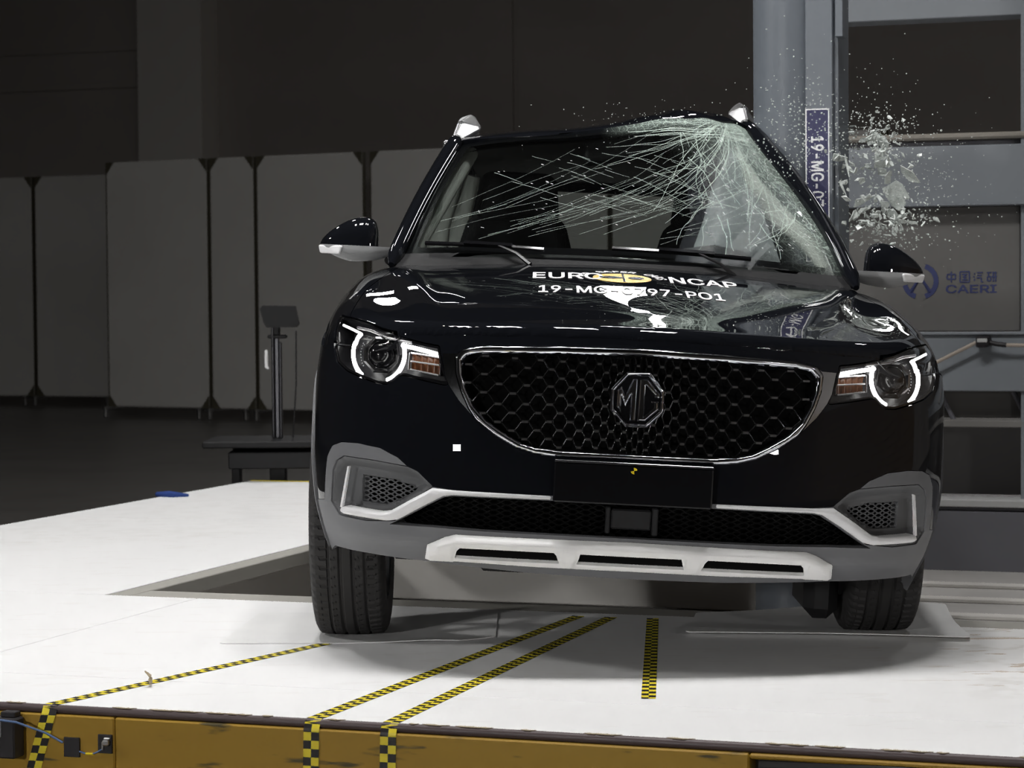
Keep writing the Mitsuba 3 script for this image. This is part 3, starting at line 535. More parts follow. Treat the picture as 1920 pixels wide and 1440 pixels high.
car('skid_plate__slot_backing', cat(*[grid_clip(dens(q.buffer(.004), .01), SKIN, .006, 0, .005) for q in sl_u]), 'void_black')
tc = rnd(sbox(-.361, .4885, -.2914, .5506), .015); tcr = tc.difference(tc.buffer(-.0022))
car('tow_cap', grid_clip(dens(to_u(tcr), .006), SKIN, .006, 0, -.0006), 'rib_black')
# number plate carrier
car('plate_carrier', rbox(.410, .018, .104, .004, (-.004, -.888, .5035)), 'gloss_black', 30, 'empty black number plate carrier with a small yellow target')
car('plate_carrier__ledge', rbox(.412, .03, .006, .002, (-.004, -.884, .5585)), 'gloss_black', 30)
qd = [Polygon([(0, 0)] + [(.0085*math.cos(a), .0085*math.sin(a)) for a in np.linspace(a0, a0+math.pi/2, 12)]) for a0 in (.15, .15+math.pi)]
mk = extrude(shapely.union_all(qd), .001); mk.vertices = np.c_[mk.vertices[:, 0]-.004, -.8972-mk.vertices[:, 2], mk.vertices[:, 1]+.541]; mk.invert(); car('plate_carrier__target_mark', mk, 'mark_yellow', False)
# grille
ring = grille_core.difference(grille_in); rb = dist_in(ring)
car('grille', grid_clip(dens(grille_in.buffer(.01), .01), FRONT, .02, 0, -.05), 'void_black', 40, 'black grille with rows of small metallic studs in a chrome surround')
car('grille__chrome_surround', grid_clip(dens(ring, .004), FRONT, .004, .035, lambda V: .002+.012*np.sqrt(np.clip(1-(1-np.clip(rb(V)/.0085, 0, 1))**2, 0, 1))), 'chrome', 50, 'chrome surround')
wing = grille_out.difference(grille_core.buffer(.0015))
for g in getattr(wing, 'geoms', [wing]):
    if g.area > 2e-4: car('grille__wing', grid_clip(dens(g, .004), FRONT, .005, .02, .003), 'chrome', 40)
CX_, CZ_ = -.004, .7235
def kx(k): return np.sign(k)*(.0135/.07)*(np.exp(.07*np.abs(k))-1)
def kz(j, k): return CZ_+.0215*j*(1+.10*np.minimum(np.abs(kx(k))/.4, 1)**2) - .012*(np.abs(kx(k))/.45)**2*(1 if j < 0 else .3)
gi = grille_in.buffer(-.004); bars, studs = [], []
logo_c = Point(CX_, CZ_).buffer(.078); shapely.prepare(gi)
gy = lambda x, z: float(yfront(np.array(x), np.array(z)))
for j in range(-8, 7):
    for k in range(-19, 20):
        if (j+k) % 2: continue
        x, z = float(kx(k))+CX_, float(kz(j, k)); dxk = .0135+.07*abs(x-CX_); w_ = .0045+.40*dxk
        if gi.contains(Point(x, z)) and not logo_c.contains(Point(x, z)): studs.append((x, z, w_))
        for dj in (-1, 1):
            x2, z2 = float(kx(k+1))+CX_, float(kz(j+dj, k+1)); w2 = .0045+.40*(.0135+.07*abs(x2-CX_))
            ln = LineString([(x+w_*.45, z), (x2-w2*.45, z2)])
            if gi.buffer(.003).contains(ln.centroid):
                ln = ln.intersection(grille_in)
                if ln.geom_type == 'LineString' and not ln.is_empty:
                    q = np.array(ln.coords); yy = yfront(q[:, 0], q[:, 1])-.0+.014; bars.append(tube(np.c_[q[:, 0], yy, q[:, 1]], .0021, 4))
car('grille__lattice', cat(*bars), 'lattice_black', False, kind='stuff')
st = M([[-.5, .006, .0035], [.5, .006, .0035], [.42, -.004, .0028], [-.42, -.004, .0028], [-.5, .006, -.0035], [.5, .006, -.0035], [.42, -.004, -.0022], [-.42, -.004, -.0022]], [[0, 3, 2], [0, 2, 1], [3, 7, 6], [3, 6, 2], [4, 5, 6], [4, 6, 7], [0, 4, 7], [0, 7, 3], [1, 2, 6], [1, 6, 5]])
def shape_T(x, y, z, s):                              # body frame translation and x scale as a world matrix
    c, q = math.cos(RHO), math.sin(RHO); R1 = np.array([[c, 0, q], [0, 1, 0], [-q, 0, c]]); c, q = math.cos(PSI), math.sin(PSI); R2 = np.array([[c, -q, 0], [q, c, 0], [0, 0, 1]])
    Mx = np.eye(4); Mx[:3, :3] = R2 @ R1 @ np.diag(s); Mx[:3, 3] = R2 @ R1 @ np.array([x, y, z]) + [X0, Y0, 0]; return T(Mx.tolist())
stp = mikit.ply(st, 'stud_metal')
for x, z, w_ in studs: put('car__grille__stud', dict(stp, to_world=shape_T(x, gy(x, z)+.006, z, [w_*.95, 1.5, 1.05])), None)
# emblem
OC = [(-.0734, .7491), (-.0338, .7943), (.0256, .7953), (.0655, .7492), (.0655, .6942), (.0244, .6524), (-.0315, .6522), (-.0733, .6943)]; octo = Polygon(OC)
EY = gy(0, .72)-.006
def XZ(m, y): m = m.copy(); m.vertices = np.c_[m.vertices[:, 0], y-m.vertices[:, 2], m.vertices[:, 1]]; m.invert(); return m
def bevel(poly, h, b):
    d = dist_in(poly); return grid_clip(dens(poly, .003), lambda x, z, o: np.stack([x, -o, z], -1), .003, h*.6, lambda V: h*.5+h*.5*np.clip(d(V)/b, 0, 1))
def up(m, y): m = m.copy(); m.vertices[:, 1] += y; return m
car('emblem', XZ(extrude(octo.buffer(-.002), .010), EY), 'gloss_black', False, 'octagonal chrome maker emblem in the grille')
car('emblem__ring', up(bevel(octo.difference(octo.buffer(-.0095)), .014, .004), EY-.010), 'chrome', 25)
def ep(px, py): return (-.004+(px-909)/9.6/717, .7232-(py-870)/9.6/717+.0*px)
Mp = Polygon([ep(*q) for q in [(555, 700), (620, 640), (690, 810), (815, 500), (900, 500), (890, 1245), (785, 1245), (795, 770), (700, 1000), (620, 800), (630, 1110), (550, 1000)]]).buffer(0)
Gp = Polygon([ep(*q) for q in [(940, 500), (1090, 500), (1300, 735), (1300, 815), (1215, 815), (1215, 770), (1050, 600), (1040, 1160), (1215, 990), (1215, 905), (1160, 905), (1160, 880), (1290, 880), (1290, 1040), (1065, 1245), (930, 1245)]]).buffer(0)
for g in (Mp, Gp): car('emblem__letter', up(bevel(g, .008, .003), EY-.009), 'chrome', 25)

# headlamps
scene['led'] = dict(type='diffuse', reflectance=rgb(.8, .8, .8))
def led(key, mesh, L=5.5):
    e = mikit.ply(bod(mesh), 'led', smooth=40); e['emitter'] = dict(type='area', radiance=rgb(L, L, L*.97)); return put('car__'+key, e, None)
for i, lam in enumerate(lamps2):
    s = 1 if i == 0 else -1
    def F1(pts, off): q = np.array(pts, float); return FRONT(q[:, 0]*s, q[:, 1], np.full(len(q), off))
    hk = car('headlamp', grid_clip(dens(lam.buffer(-.001), .005), FRONT, .012, -.05, -.055), 'lamp_black', 40, 'headlamp with lit white light guides')[5:]
    inner = lam.difference(lam.buffer(-.006)); car(hk+'__bezel', grid_clip(dens(inner, .004), FRONT, .006, .05, -.006), 'gloss_black', 40)
    c = np.array([-.701, .8075]); R0 = .0755
    arc = lambda a0, a1, n=24, r=R0: [c+r*np.array([math.cos(math.radians(a)), math.sin(math.radians(a))]) for a in np.linspace(a0, a1, n)]
    led(hk+'__light_guide', cat(tube(F1(arc(138, 234), -.016), .0062, 8), tube(F1([(-.812, .876), (-.79, .870), (-.757, .858)], -.010), .0040, 8)))
    led(hk+'__light_guide', cat(tube(F1(arc(20, -66), -.016), .0062, 8), tube(F1([(-.632, .8335), (-.58, .8245), (-.5294, .8145)], -.012), .0060, 8)))
    car(hk+'__chrome_bar', tube(F1([(-.762, .872), (-.72, .8655), (-.66, .8525), (-.602, .8405)], -.008), .0040, 8), 'satin_silver')
    P0 = FRONT(np.array([c[0]*s]), np.array([c[1]]), np.array([-.03]))[0]
    bz = lathe([(.048, .012), (.052, -.004), (.046, -.010), (.040, -.004), (.038, .012)], 8, 'y'); bz.apply_transform(trimesh.transformations.rotation_matrix(math.pi/8, [0, 1, 0])); bz.apply_translation(P0); car(hk+'__projector_ring', bz, 'stud_metal', 20)
    ls = lathe([(0, -.022)]+[(.037*math.sin(a), .010-.032*math.cos(a)) for a in np.linspace(.15, 1.5, 9)], 32, 'y'); ls.apply_translation(P0); car(hk+'__projector_lens', ls, 'gloss_black', 60)
    dots = [trimesh.creation.icosphere(subdivisions=1, radius=.0018) for _ in range(11)]
    for dd, q in zip(dots, F1(arc(140, 215, 11, .060), -.025)): dd.apply_translation(q)
    car(hk+'__bead', cat(*dots), 'stud_metal', kind='stuff')
    am = Polygon([(-.612*s, .816), (-.535*s, .8085), (-.5275*s, .7650), (-.610*s, .7760)]); ab = am.bounds
    car(hk+'__indicator', grid_clip(dens(am, .006), FRONT, .0045, .004, lambda V: -.030+.003*np.sin(V[:, 0]*2*np.pi/.006)), 'amber', False, 'amber indicator reflector')
    for z0, z1 in ((.7955, .7895), (.8175, .8095), (.7735, .7625)): car(hk+'__indicator_trim', tube(F1([(-.612, z0), (-.57, (z0+z1)/2), (-.531, z1)], -.024), .0026, 6), 'satin_silver')
    for xx, za, zb in ((-.616, .818, .772), (-.527, .808, .762)): car(hk+'__indicator_trim', tube(F1([(xx, za), (xx, zb)], -.024), .0024, 6), 'stud_metal')
    car(hk+'__lens', grid_clip(dens(lam.buffer(-.0022), .005), FRONT, .01, 0, .0015), 'lens_pane', True)

# greenhouse
def lerp(a, b, t): return np.asarray(a)*(1-t)+np.asarray(b)*t
REy = PchipInterpolator([1.42, 2.0, 2.7, 3.25], [1.50, 1.548, 1.53, 1.46]); REx = PchipInterpolator([1.42, 2.0, 2.7, 3.25], [.600, .592, .575, .54])
def W(s, t):                                          # windscreen, s from -1 to 1, t from 0 at the cowl to 1 at the roof
    ex = .720+(.563-.720)*t+.01*np.sin(np.pi*t); ey = .69+(1.415-.69)*t; ez = 1.078+(1.498-1.078)*t+.008*np.sin(np.pi*t)
    cy_ = .55+(1.315-.55)*t; cz = 1.100+(1.552-1.100)*t+.014*np.sin(np.pi*t)
    q = np.abs(s)**2.2; return np.stack([s*ex, cy_+(ey-cy_)*q, cz+(ez-cz)*q], -1)
def WO(s, t, o):
    n = nrm(W, s, t); n = np.where(n[:, 1:2] > 0, -n, n); return W(s, t)+n*np.asarray(o)[:, None]
ws = sbox(-1, 0, 1, 1)
def surf(fn, ns, nt, s0=-1, s1=1, t0=0, t1=1):
    S, Tt = np.meshgrid(np.linspace(s0, s1, ns), np.linspace(t0, t1, nt)); P = fn(S.ravel(), Tt.ravel()); f = []
    for j in range(nt-1):
        for i in range(ns-1): a = j*ns+i; f += [(a, a+1, a+ns+1), (a, a+ns+1, a+ns)]
    return M(P, f), np.c_[S.ravel(), Tt.ravel()]
m, uv = surf(W, 60, 40)
def shatter(p, n, uv):
    s, t = uv.x, uv.y; d = dr.sqrt(dr.square((s-.86)*.62)+dr.square((t-.98)*.75))
    near = 1-mikit.smoothstep(.05, .42, d); edge = mikit.smoothstep(.62, .99, s+.10*(t-.5))*mikit.smoothstep(-.1, .35, t)
    head = mikit.smoothstep(.90, .985, t)*mikit.smoothstep(-.15, .15, s)
    a, b, c = mikit.voronoi(s*26+3*mikit.noise(s*9, t*9), t*22); a2, b2, c2 = mikit.voronoi(s*70, t*60)
    web = (1-mikit.smoothstep(.0, .13, b-a))*.8 + (1-mikit.smoothstep(.0, .22, b2-a2))*.45
    grain = mikit.noise(s*160, t*140)
    return dr.clip((.75*near+1.1*edge+1.2*head)*(.16+.75*web*(.4+.9*grain)), 0, .85)
scene['shattered_pane'] = dict(type='blendbsdf', weight=mikit.proc(shatter), bsdf_0=dict(type='thindielectric', int_ior=1.5, specular_transmittance=rgb(.96, .98, .97)), bsdf_1=dict(type='diffuse', reflectance=rgb(.50, .60, .54)))
car('windscreen', m, 'pane', True, 'cracked windscreen, shattered white at the corner by the pole', uv=uv)
zone = ws.intersection(Polygon([(-.2, 1.0), (-.25, .93), (.15, .86), (.30, .60), (.46, .02), (1, .02), (1, 1)]))
sm, suv = surf(W, 90, 60); cen = suv[sm.faces].mean(1); keep = shapely.contains_xy(zone, cen[:, 0], cen[:, 1]); nn = nrm(W, suv[:, 0], suv[:, 1]); nn = np.where(nn[:, 1:2] > 0, -nn, nn)
sm = M(sm.vertices+nn*.0006, sm.faces[keep]); car('windscreen__shattered_zone', sm, 'shattered_pane', True, 'white crazed zone of the windscreen', uv=suv)
fritP = ws.difference(shapely.box(-.945, .075, .945, .955).buffer(-.03).buffer(.03))
car('windscreen__border', grid_clip(dens(fritP, .03), WO, .05, 0, -.003), 'gloss_black', 40)
# cracks
def ribbon(st, w):
    q = np.array(st, float); ok = (np.abs(q[:, 0]) < .97) & (q[:, 1] > .06) & (q[:, 1] < .985); w = np.broadcast_to(w, (len(q),))[ok]; q = q[ok]
    if len(q) < 2: return None
    P = WO(q[:, 0], q[:, 1], np.full(len(q), .0012)); d = np.gradient(P, axis=0); n = nrm(W, q[:, 0], q[:, 1]); sd = np.cross(d, n); sd /= np.linalg.norm(sd, axis=1, keepdims=True)+1e-9
    w = w[:, None]; v = np.vstack([P-sd*w/2, P+sd*w/2]); k = len(q); f = []
    for i in range(k-1): f += [(i, i+1, i+k+1), (i, i+k+1, i+k)]
    return M(v, f)
cr = []; c0 = np.array([.80, .99])
def walk(p, ang, L, wig, w, bend=0, step=.03):
    pts = [np.array(p, float)]; a = ang
    for _ in range(int(L/step)):
        a += rng.normal(0, wig)+bend*step; pts.append(pts[-1]+step*np.array([math.cos(a), math.sin(a)*.85]))
    return ribbon(pts, np.linspace(w, w*.55, len(pts)))
for i in range(34):                                   # long fans from the struck corner down across the glass
    a = math.radians(rng.uniform(184, 262)); st_ = c0+rng.uniform(.0, .25)*np.array([math.cos(a), math.sin(a)*.8])
    cr.append(walk(st_, a, rng.uniform(.35, 1.1), .05, rng.uniform(.0010, .0022), rng.uniform(-.1, .45)))
for i in range(46):                                   # parallel cracks rising from the cowl towards the struck corner
    p = (rng.uniform(-.93, .35), rng.uniform(.12, .45)); cr.append(walk(p, math.radians(rng.uniform(20, 38)), rng.uniform(.35, 1.0), .025, rng.uniform(.0005, .0010), .1))
for i in range(26):                                   # cracks across them
    p = (rng.uniform(-.75, .3), rng.uniform(.35, .8)); cr.append(walk(p, math.radians(rng.uniform(-36, -22)), rng.uniform(.10, .38), .05, rng.uniform(.0008, .0016), -.1))
for i in range(70):                                   # dense net by the pole
    p = (rng.uniform(.35, .93), rng.uniform(.30, .97)); cr.append(walk(p, math.radians(rng.choice([205, 250, 275, 300])+rng.normal(0, 12)), rng.uniform(.12, .45), .14, rng.uniform(.0010, .0022), 0))
for i in range(9):                                    # arcs along the header
    t_ = rng.uniform(.86, .975); x0 = rng.uniform(-.1, .3); cr.append(ribbon([(x, t_-.03*math.sin((x-x0)*3)) for x in np.linspace(x0, .9, 30)], rng.uniform(.0012, .003)))
car('windscreen__crack', cat(*cr), 'crack_white', False, 'pale cracks in the windscreen', kind='stuff')
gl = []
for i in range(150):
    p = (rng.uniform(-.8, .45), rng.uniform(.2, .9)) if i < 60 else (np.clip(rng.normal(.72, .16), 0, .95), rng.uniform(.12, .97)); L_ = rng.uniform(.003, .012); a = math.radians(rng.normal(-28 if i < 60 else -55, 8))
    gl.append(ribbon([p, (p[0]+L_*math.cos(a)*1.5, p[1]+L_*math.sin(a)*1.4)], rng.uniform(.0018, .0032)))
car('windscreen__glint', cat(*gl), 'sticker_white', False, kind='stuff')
# pillars and roof
def soft0(m, n=2, it=8):
    b0 = m.bounds; m = m.subdivide_to_size(.009); m.merge_vertices(); trimesh.smoothing.filter_laplacian(m, lamb=.5, iterations=it*3, volume_constraint=False); b1 = m.bounds
    m.vertices = (m.vertices-b1[0])/(b1[1]-b1[0])*(b0[1]-b0[0])+b0[0]; return m
for s in (-1, 1):
    fA = lambda t: lerp((.742, .64, 1.062), (.588, 1.42, 1.494), t)
    pa = [fA(t)+np.array([.008*math.sin(math.pi*t), 0, .006*math.sin(math.pi*t)]) for t in np.linspace(-.02, 1, 26)]; pr = [np.array([REx(y)-.012, y, REy(y)-.006]) for y in np.linspace(1.47, 3.2, 36)]
    q = np.array(pa+pr)*[s, 1, 1]; car('roof_pillar', tube(q, np.r_[[.010, .021, .026], np.linspace(.027, .030, 23), np.full(36, .030)], 12), 'paint', 60)
    car('roof_pillar__seal', tube(np.array([W(np.array([s*1.0]), np.array([t]))[0]+[s*.004, -.006, .004] for t in np.linspace(0, 1, 24)]), .006, 6), 'gloss_black', 60)
def RF(s, t):
    y = 1.30+t*1.95; ye = np.maximum(1.40+t*1.85, 1.42); q = np.abs(s)**2.2; xe, ze = REx(ye), REy(ye); zc = np.interp(t, [0, .006, .014, .026, .05, .12, .4, .7, 1], [1.540, 1.548, 1.556, 1.5625, 1.570, 1.581, 1.608, 1.59, 1.52])
    return np.stack([s*xe, y+(ye-y)*q, zc+(ze+.004-zc)*q], -1)
def RO(s, t, o): n = nrm(RF, s, t, 2e-3); n = np.where(n[:, 2:] < 0, -n, n); return RF(s, t)+n*np.asarray(o)[:, None]
car('roof', grid_clip(ws, RO, .04, .02, step2=.005), 'paint', 50, 'black roof, buckled upwards beside the pole')
car('roof_lining', surf(lambda s, t: RF(s*.97, t)-[0, 0, .05], 20, 20, t0=.03)[0], 'dash_grey', True)
for s in (-1, 1):
    lug = soft0(spheres_hull([(s*.598, 1.475, 1.503), (s*.578, 1.60, 1.575), (s*.512, 1.66, 1.570), (s*.545, 1.74, 1.612), (s*.575, 1.74, 1.60)], [.008, .012, .007, .012, .012]))
    rl = tube([(s*.56, 1.72, 1.603), (s*.556, 2.0, 1.622), (s*.55, 2.5, 1.618), (s*.54, 2.9, 1.59), (s*.535, 3.05, 1.55)], .014, 10); ft = rbox(.05, .10, .03, .008, (s*.604, 1.44, 1.492))
    car('roof_rail', cat(lug, rl), 'satin_silver', 50, 'silver roof rail'); car('roof_rail__foot', ft, 'satin_silver', 40)
# doors, quarter panels, tail, side glass
BLx = lambda y: np.interp(y, [.6, 1.5, 3.3], [.765, .775, .74]); BLz = lambda y: np.interp(y, [.6, 3.3], [1.05, 1.10])
def SID(y, t, s): return np.stack([s*(BLx(y)+(REx(np.maximum(y, 1.42))-BLx(y))*t), y, BLz(y)+(np.where(y < 1.42, np.interp(y, [.6, 1.42], [1.045, 1.50]), REy(np.maximum(y, 1.42)))-BLz(y))*t], -1)
uE = [sideE+.004, u_at_y(1.62), u_at_y(2.55), u_at_y(3.25)]
for s in (-1, 1):
    for a_, b_, nm in ((uE[0], uE[1], 'door'), (uE[1]+.004, uE[2], 'door'), (uE[2]+.004, uE[3], 'quarter_panel')):
        p = Polygon(zt_poly(a_, b_, .36)); 
        if nm == 'quarter_panel' or b_ == uE[2]: p = p.difference(Polygon([(u_at_y(2.585+.40*math.cos(a)), .335+.40*math.sin(a)) for a in np.linspace(0, 2*np.pi, 48, endpoint=False)]))
        p = max(getattr(p, 'geoms', [p]), key=lambda g: g.area)
        if s < 0: p = affinity.scale(p, -1, 1, origin=(0, 0))
        m = grid_clip(dens(p, .02), SKIN, .04, .02)
        sh = outline.intersection(sbox(.745 if s > 0 else -1, CYS[np.searchsorted(US, a_)], 1 if s > 0 else -.745, CYS[min(np.searchsorted(US, b_), len(CYS)-1)]))
        if sh.area > 1e-3: m = cat(m, grid_clip(dens(sh, .02), TOP, .02, .02))
        car(nm, m, 'paint', 50)
    sill = rbox(.06, 1.75, .14, .02, (s*.86, 1.35, .33)); car('sill_cladding', sill, 'cladding')
    for y0, y1, nm in ((1.66, 1.78, 'centre_pillar'), (2.5, 2.62, 'rear_pillar'), (2.95, 3.22, 'rear_pillar')):
        m, _ = surf(lambda a, b, s=s: SID(a, b, s), 6, 10, y0, y1, 0, 1); car(nm, m, 'paint', True)
        m2 = m.copy(); m2.vertices -= [s*.03, 0, 0]; car(nm+'__trim', m2, 'lining', True)
    for y0, y1 in ((.98, 1.65), (1.79, 2.49), (2.63, 2.94)):
        if s > 0 and y0 < 2: continue
        m, _ = surf(lambda a, b, s=s: SID(a, b, s), 12, 8, y0, y1, 0, .97); car('side_window', m, 'pane', True)
    ta = tube(np.array([lerp((.70, .84, 1.08), (.535, 1.50, 1.47), t)*[s, 1, 1] for t in np.linspace(0, 1, 14)]), .030, 10); car('roof_pillar__inner_trim', ta, 'lining', 60)
    tb = tube(np.array([(s*.66, 1.76, 1.02), (s*.64, 1.74, 1.22), (s*.575, 1.72, 1.44)]), [.045, .040, .022], 10, flat=.6); car('centre_pillar__cover', tb, 'lining', 60)
    tcv = tube(np.array([(s*.62, 2.62, 1.02), (s*.60, 2.60, 1.22), (s*.55, 2.56, 1.44)]), [.05, .04, .03], 10, flat=.6); car('rear_pillar__cover', tcv, 'lining', 60)
tail = Polygon([(-.76, .35), (.76, .35), (.78, 1.10), (.53, 1.50), (-.53, 1.50), (-.78, 1.10)]).difference(Polygon([(-.54, 1.07), (.54, 1.07), (.45, 1.425), (-.45, 1.425)]).buffer(-.03).buffer(.03))
m = extrude(tail, .05); m.vertices = np.c_[m.vertices[:, 0], 3.27+m.vertices[:, 2], m.vertices[:, 1]]; m.invert(); car('tailgate', m, 'paint', False)
m = extrude(Polygon([(-.55, 1.06), (.55, 1.06), (.46, 1.43), (-.46, 1.43)]), .004); m.vertices = np.c_[m.vertices[:, 0], 3.30+m.vertices[:, 2], m.vertices[:, 1]]; car('tailgate__window', M([[-.55, 3.3, 1.06], [.55, 3.3, 1.06], [.46, 3.3, 1.43], [-.46, 3.3, 1.43]], [[0, 1, 2], [0, 2, 3]]), 'pane', False)
# cowl, wipers
cwl = surf(lambda s, t: lerp(np.stack([s*.735, .50+.07*np.abs(s)**2, np.full_like(s, 1.045)-.02*s*s], -1), W(s, np.full_like(s, .03)), t[:, None]), 40, 6)[0]; car('cowl', cwl, 'black_plastic', True)
def wiper(s0, s1, t0, t1, pivot):
    B = [W(np.array([s0+(s1-s0)*q]), np.array([t0+(t1-t0)*q]))[0]+[0, -.022, .012] for q in np.linspace(0, 1, 16)]; B = np.array(B)
    k = car('wiper', tube(B, .010, 6, flat=.8), 'gloss_black', 40, 'black wiper lying at the bottom of the windscreen')[5:]
    a = B[9]; p = np.array(pivot); car(k+'__arm', tube([p, p*.6+a*.4+[0, -.012, .012], a+[0, -.012, .006]], [.012, .010, .007], 6, flat=.6), 'rib_black', 40)
    car(k+'__joint', tube(B[5:12]+[0, -.010, .004], .013, 4, flat=.7), 'gloss_black', 30)
wiper(-.90, -.36, .075, .03, (-.30, .53, 1.075)); wiper(-.06, .56, .055, .045, (.35, .55, 1.07))
# interior
def BX(c, s, r=.05): return rbox(*s, r, c)
car('dashboard', cat(surf(lambda s, t: np.stack([s*.70, .62+.10*s*s+t*.48, 1.035+.035*np.sin(t*np.pi*.9)-.0*s], -1), 24, 10)[0], spheres_hull([(.16, .98, 1.06), (.46, .98, 1.06), (.22, .95, 1.125), (.40, .95, 1.125), (.31, .94, 1.14)], [.03, .03, .035, .035, .035]), BX((0, 1.06, .95), (1.36, .10, .20))), 'dash_grey', 50, 'grey dashboard with a raised instrument hood')
for s in (-1, 1):
    k = car('seat', cat(spheres_hull([(s*.36-.17, 1.62, .60), (s*.36+.17, 1.62, .60), (s*.36-.175, 1.72, 1.0), (s*.36+.175, 1.72, 1.0), (s*.36-.12, 1.78, 1.20), (s*.36+.12, 1.78, 1.20)], .07), BX((s*.36, 1.40, .60), (.50, .55, .14))), 'seat_cloth', 50, crushed=False)[5:]
    car(k+'__headrest', spheres_hull([(s*.36-.10, 1.78, 1.27), (s*.36+.10, 1.78, 1.27), (s*.36-.09, 1.78, 1.37), (s*.36+.09, 1.78, 1.37)], .055), 'seat_cloth', 50, crushed=False)
car('rear_bench', cat(BX((0, 2.55, .82), (1.20, .16, .52)), BX((0, 2.30, .60), (1.2, .5, .14))), 'seat_cloth', 50, crushed=False)
car('steering_wheel', tube([(.34+.17*math.cos(a), 1.20-.06*math.sin(a), .93+.16*math.sin(a)) for a in np.linspace(0, 2*np.pi, 40, endpoint=False)], .014, 8, closed=True), 'black_plastic', 50, crushed=False)
im = spheres_hull([(-.11, 1.36, 1.455), (.11, 1.36, 1.455), (-.11, 1.37, 1.495), (.11, 1.37, 1.495)], .026); car('interior_mirror', im, 'black_plastic', 50); car('interior_mirror__mount', BX((0, 1.37, 1.522), (.14, .05, .04), .012), 'black_plastic', 50)
aw, _ = surf(lambda a, b: SID(1.16+a*.8, .10+b*.80, 1)+np.stack([-.10-.05*np.sin(a*8)*np.sin(b*3.1)-.015*np.sin(a*21), 0*a, 0*a], -1), 40, 20, 0, 1, 0, 1)
car('curtain_airbag', aw, 'airbag', True, 'pale inflated curtain airbag behind the shattered corner')
# mirrors
def loft(xs, hs, ds, y0, z0, up, n=22):
    """A shell of half super-ellipses: at every x a height hs and a half depth ds, closed by the flat plane z0."""
    P, k = [], n+1
    for x, h, d in zip(xs, hs, ds):
        a = np.linspace(0, math.pi, k); c, s_ = np.cos(a), np.sin(a); P.append(np.c_[np.full(k, x), y0-d*np.sign(c)*np.abs(c)**.75, z0+up*h*s_**.75])
    P = np.vstack(P); m = len(xs); f = []
    for q in range(m-1):
        for r in range(n): a = q*k+r; f += [(a, a+1, a+k+1), (a, a+k+1, a+k)]
        f += [(q*k, (q+1)*k, (q+1)*k+n), (q*k, (q+1)*k+n, q*k+n)]
    for q in (0, m-1): f += [(q*k, q*k+r, q*k+r+1) for r in range(1, n)]
    return M(P, f)
for s in (-1, 1):
    q = np.array([0, .02, .06, .12, .22, .35, .5, .65, .78, .88, .95, .985, 1.0]); H_ = np.array([.030, .060, .080, .090, .0955, .093, .084, .069, .052, .036, .021, .011, .004]); D_ = np.array([.030, .052, .062, .067, .070, .071, .069, .064, .056, .045, .031, .018, .006])
    qq = np.linspace(0, 1, 60)**1.0; qq = np.sort(np.r_[qq, .004, .01, .99, .996]); h_, d_ = PchipInterpolator(q, H_)(qq), PchipInterpolator(q, D_)(qq)
    k = car('door_mirror', loft(s*(.806+.192*qq), h_, d_, .90, 1.1135, 1), 'paint', 50, 'black door mirror with a grey lower shell', crushed=False)[5:]
    ql = np.array([0, .15, .35, .6, .8, .93, 1.0]); hl = np.array([.020, .030, .046, .052, .040, .022, .006]); dl = np.array([.030, .045, .062, .066, .058, .040, .012]); ll = np.linspace(0, 1, 50)
    car(k+'__lower_shell', loft(s*(.728+.266*ll), PchipInterpolator(ql, hl)(ll), PchipInterpolator(ql, dl)(ll), .895, 1.1125, -1), 'mirror_grey', 50, crushed=False)
    car(k+'__turn_signal', spheres_hull([(s*.996, .880, 1.1045), (s*.992, .880, 1.089), (s*.925, .826, 1.1045), (s*.93, .830, 1.088)], .006), 'sticker_white', 60, crushed=False)
    car(k+'__foot', spheres_hull([(s*.75, .86, 1.095), (s*.735, .84, 1.05), (s*.77, .90, 1.07)], .014), 'black_plastic', 60, crushed=False)
# underside and mechanical blocks
car('underbody', cat(rbox(1.30, 1.9, .06, .02, (0, 1.95, .29)), rbox(.50, 1.25, .06, .02, (.0, .1, .275)), spheres_hull([(.06, -.45, .262), (.20, -.45, .236), (.36, -.42, .238), (.50, -.40, .262), (.3, .1, .25)], .022), rbox(.10, .34, .16, .03, (.585, -.02, .17)), rbox(.62, .03, .06, .006, (-.32, -.52, .272)), rbox(.12, .05, .05, .006, (-.33, -.54, .25))), 'black_plastic', 30, 'dark underbody parts')
car('engine_block', rbox(1.16, 1.05, .58, .03, (0, -.10, .60)), 'rib_black', 30); car('firewall', rbox(1.36, .05, .75, .01, (0, .60, .66)), 'rib_black', 30); car('floor_pan', rbox(1.4, 2.6, .05, .01, (0, 1.95, .37)), 'rib_black', 30)
car('hose_loop', tube([(.02, -.60, .27), (.05, -.60, .238), (.09, -.60, .236), (.13, -.60, .262)], .004, 6), 'rubber', 40)
for s in (-1, 1): car('suspension_arm', tube([(s*.25, -.02, .30), (s*.45, -.02, .26), (s*.68, 0, .24)], [.045, .03, .03], 8), 'black_plastic', 40)
for s in (-1, 1): car('inner_liner', rbox(.08, .55, .16, .01, (s*.60, -.10, .32)), 'black_plastic', 30)
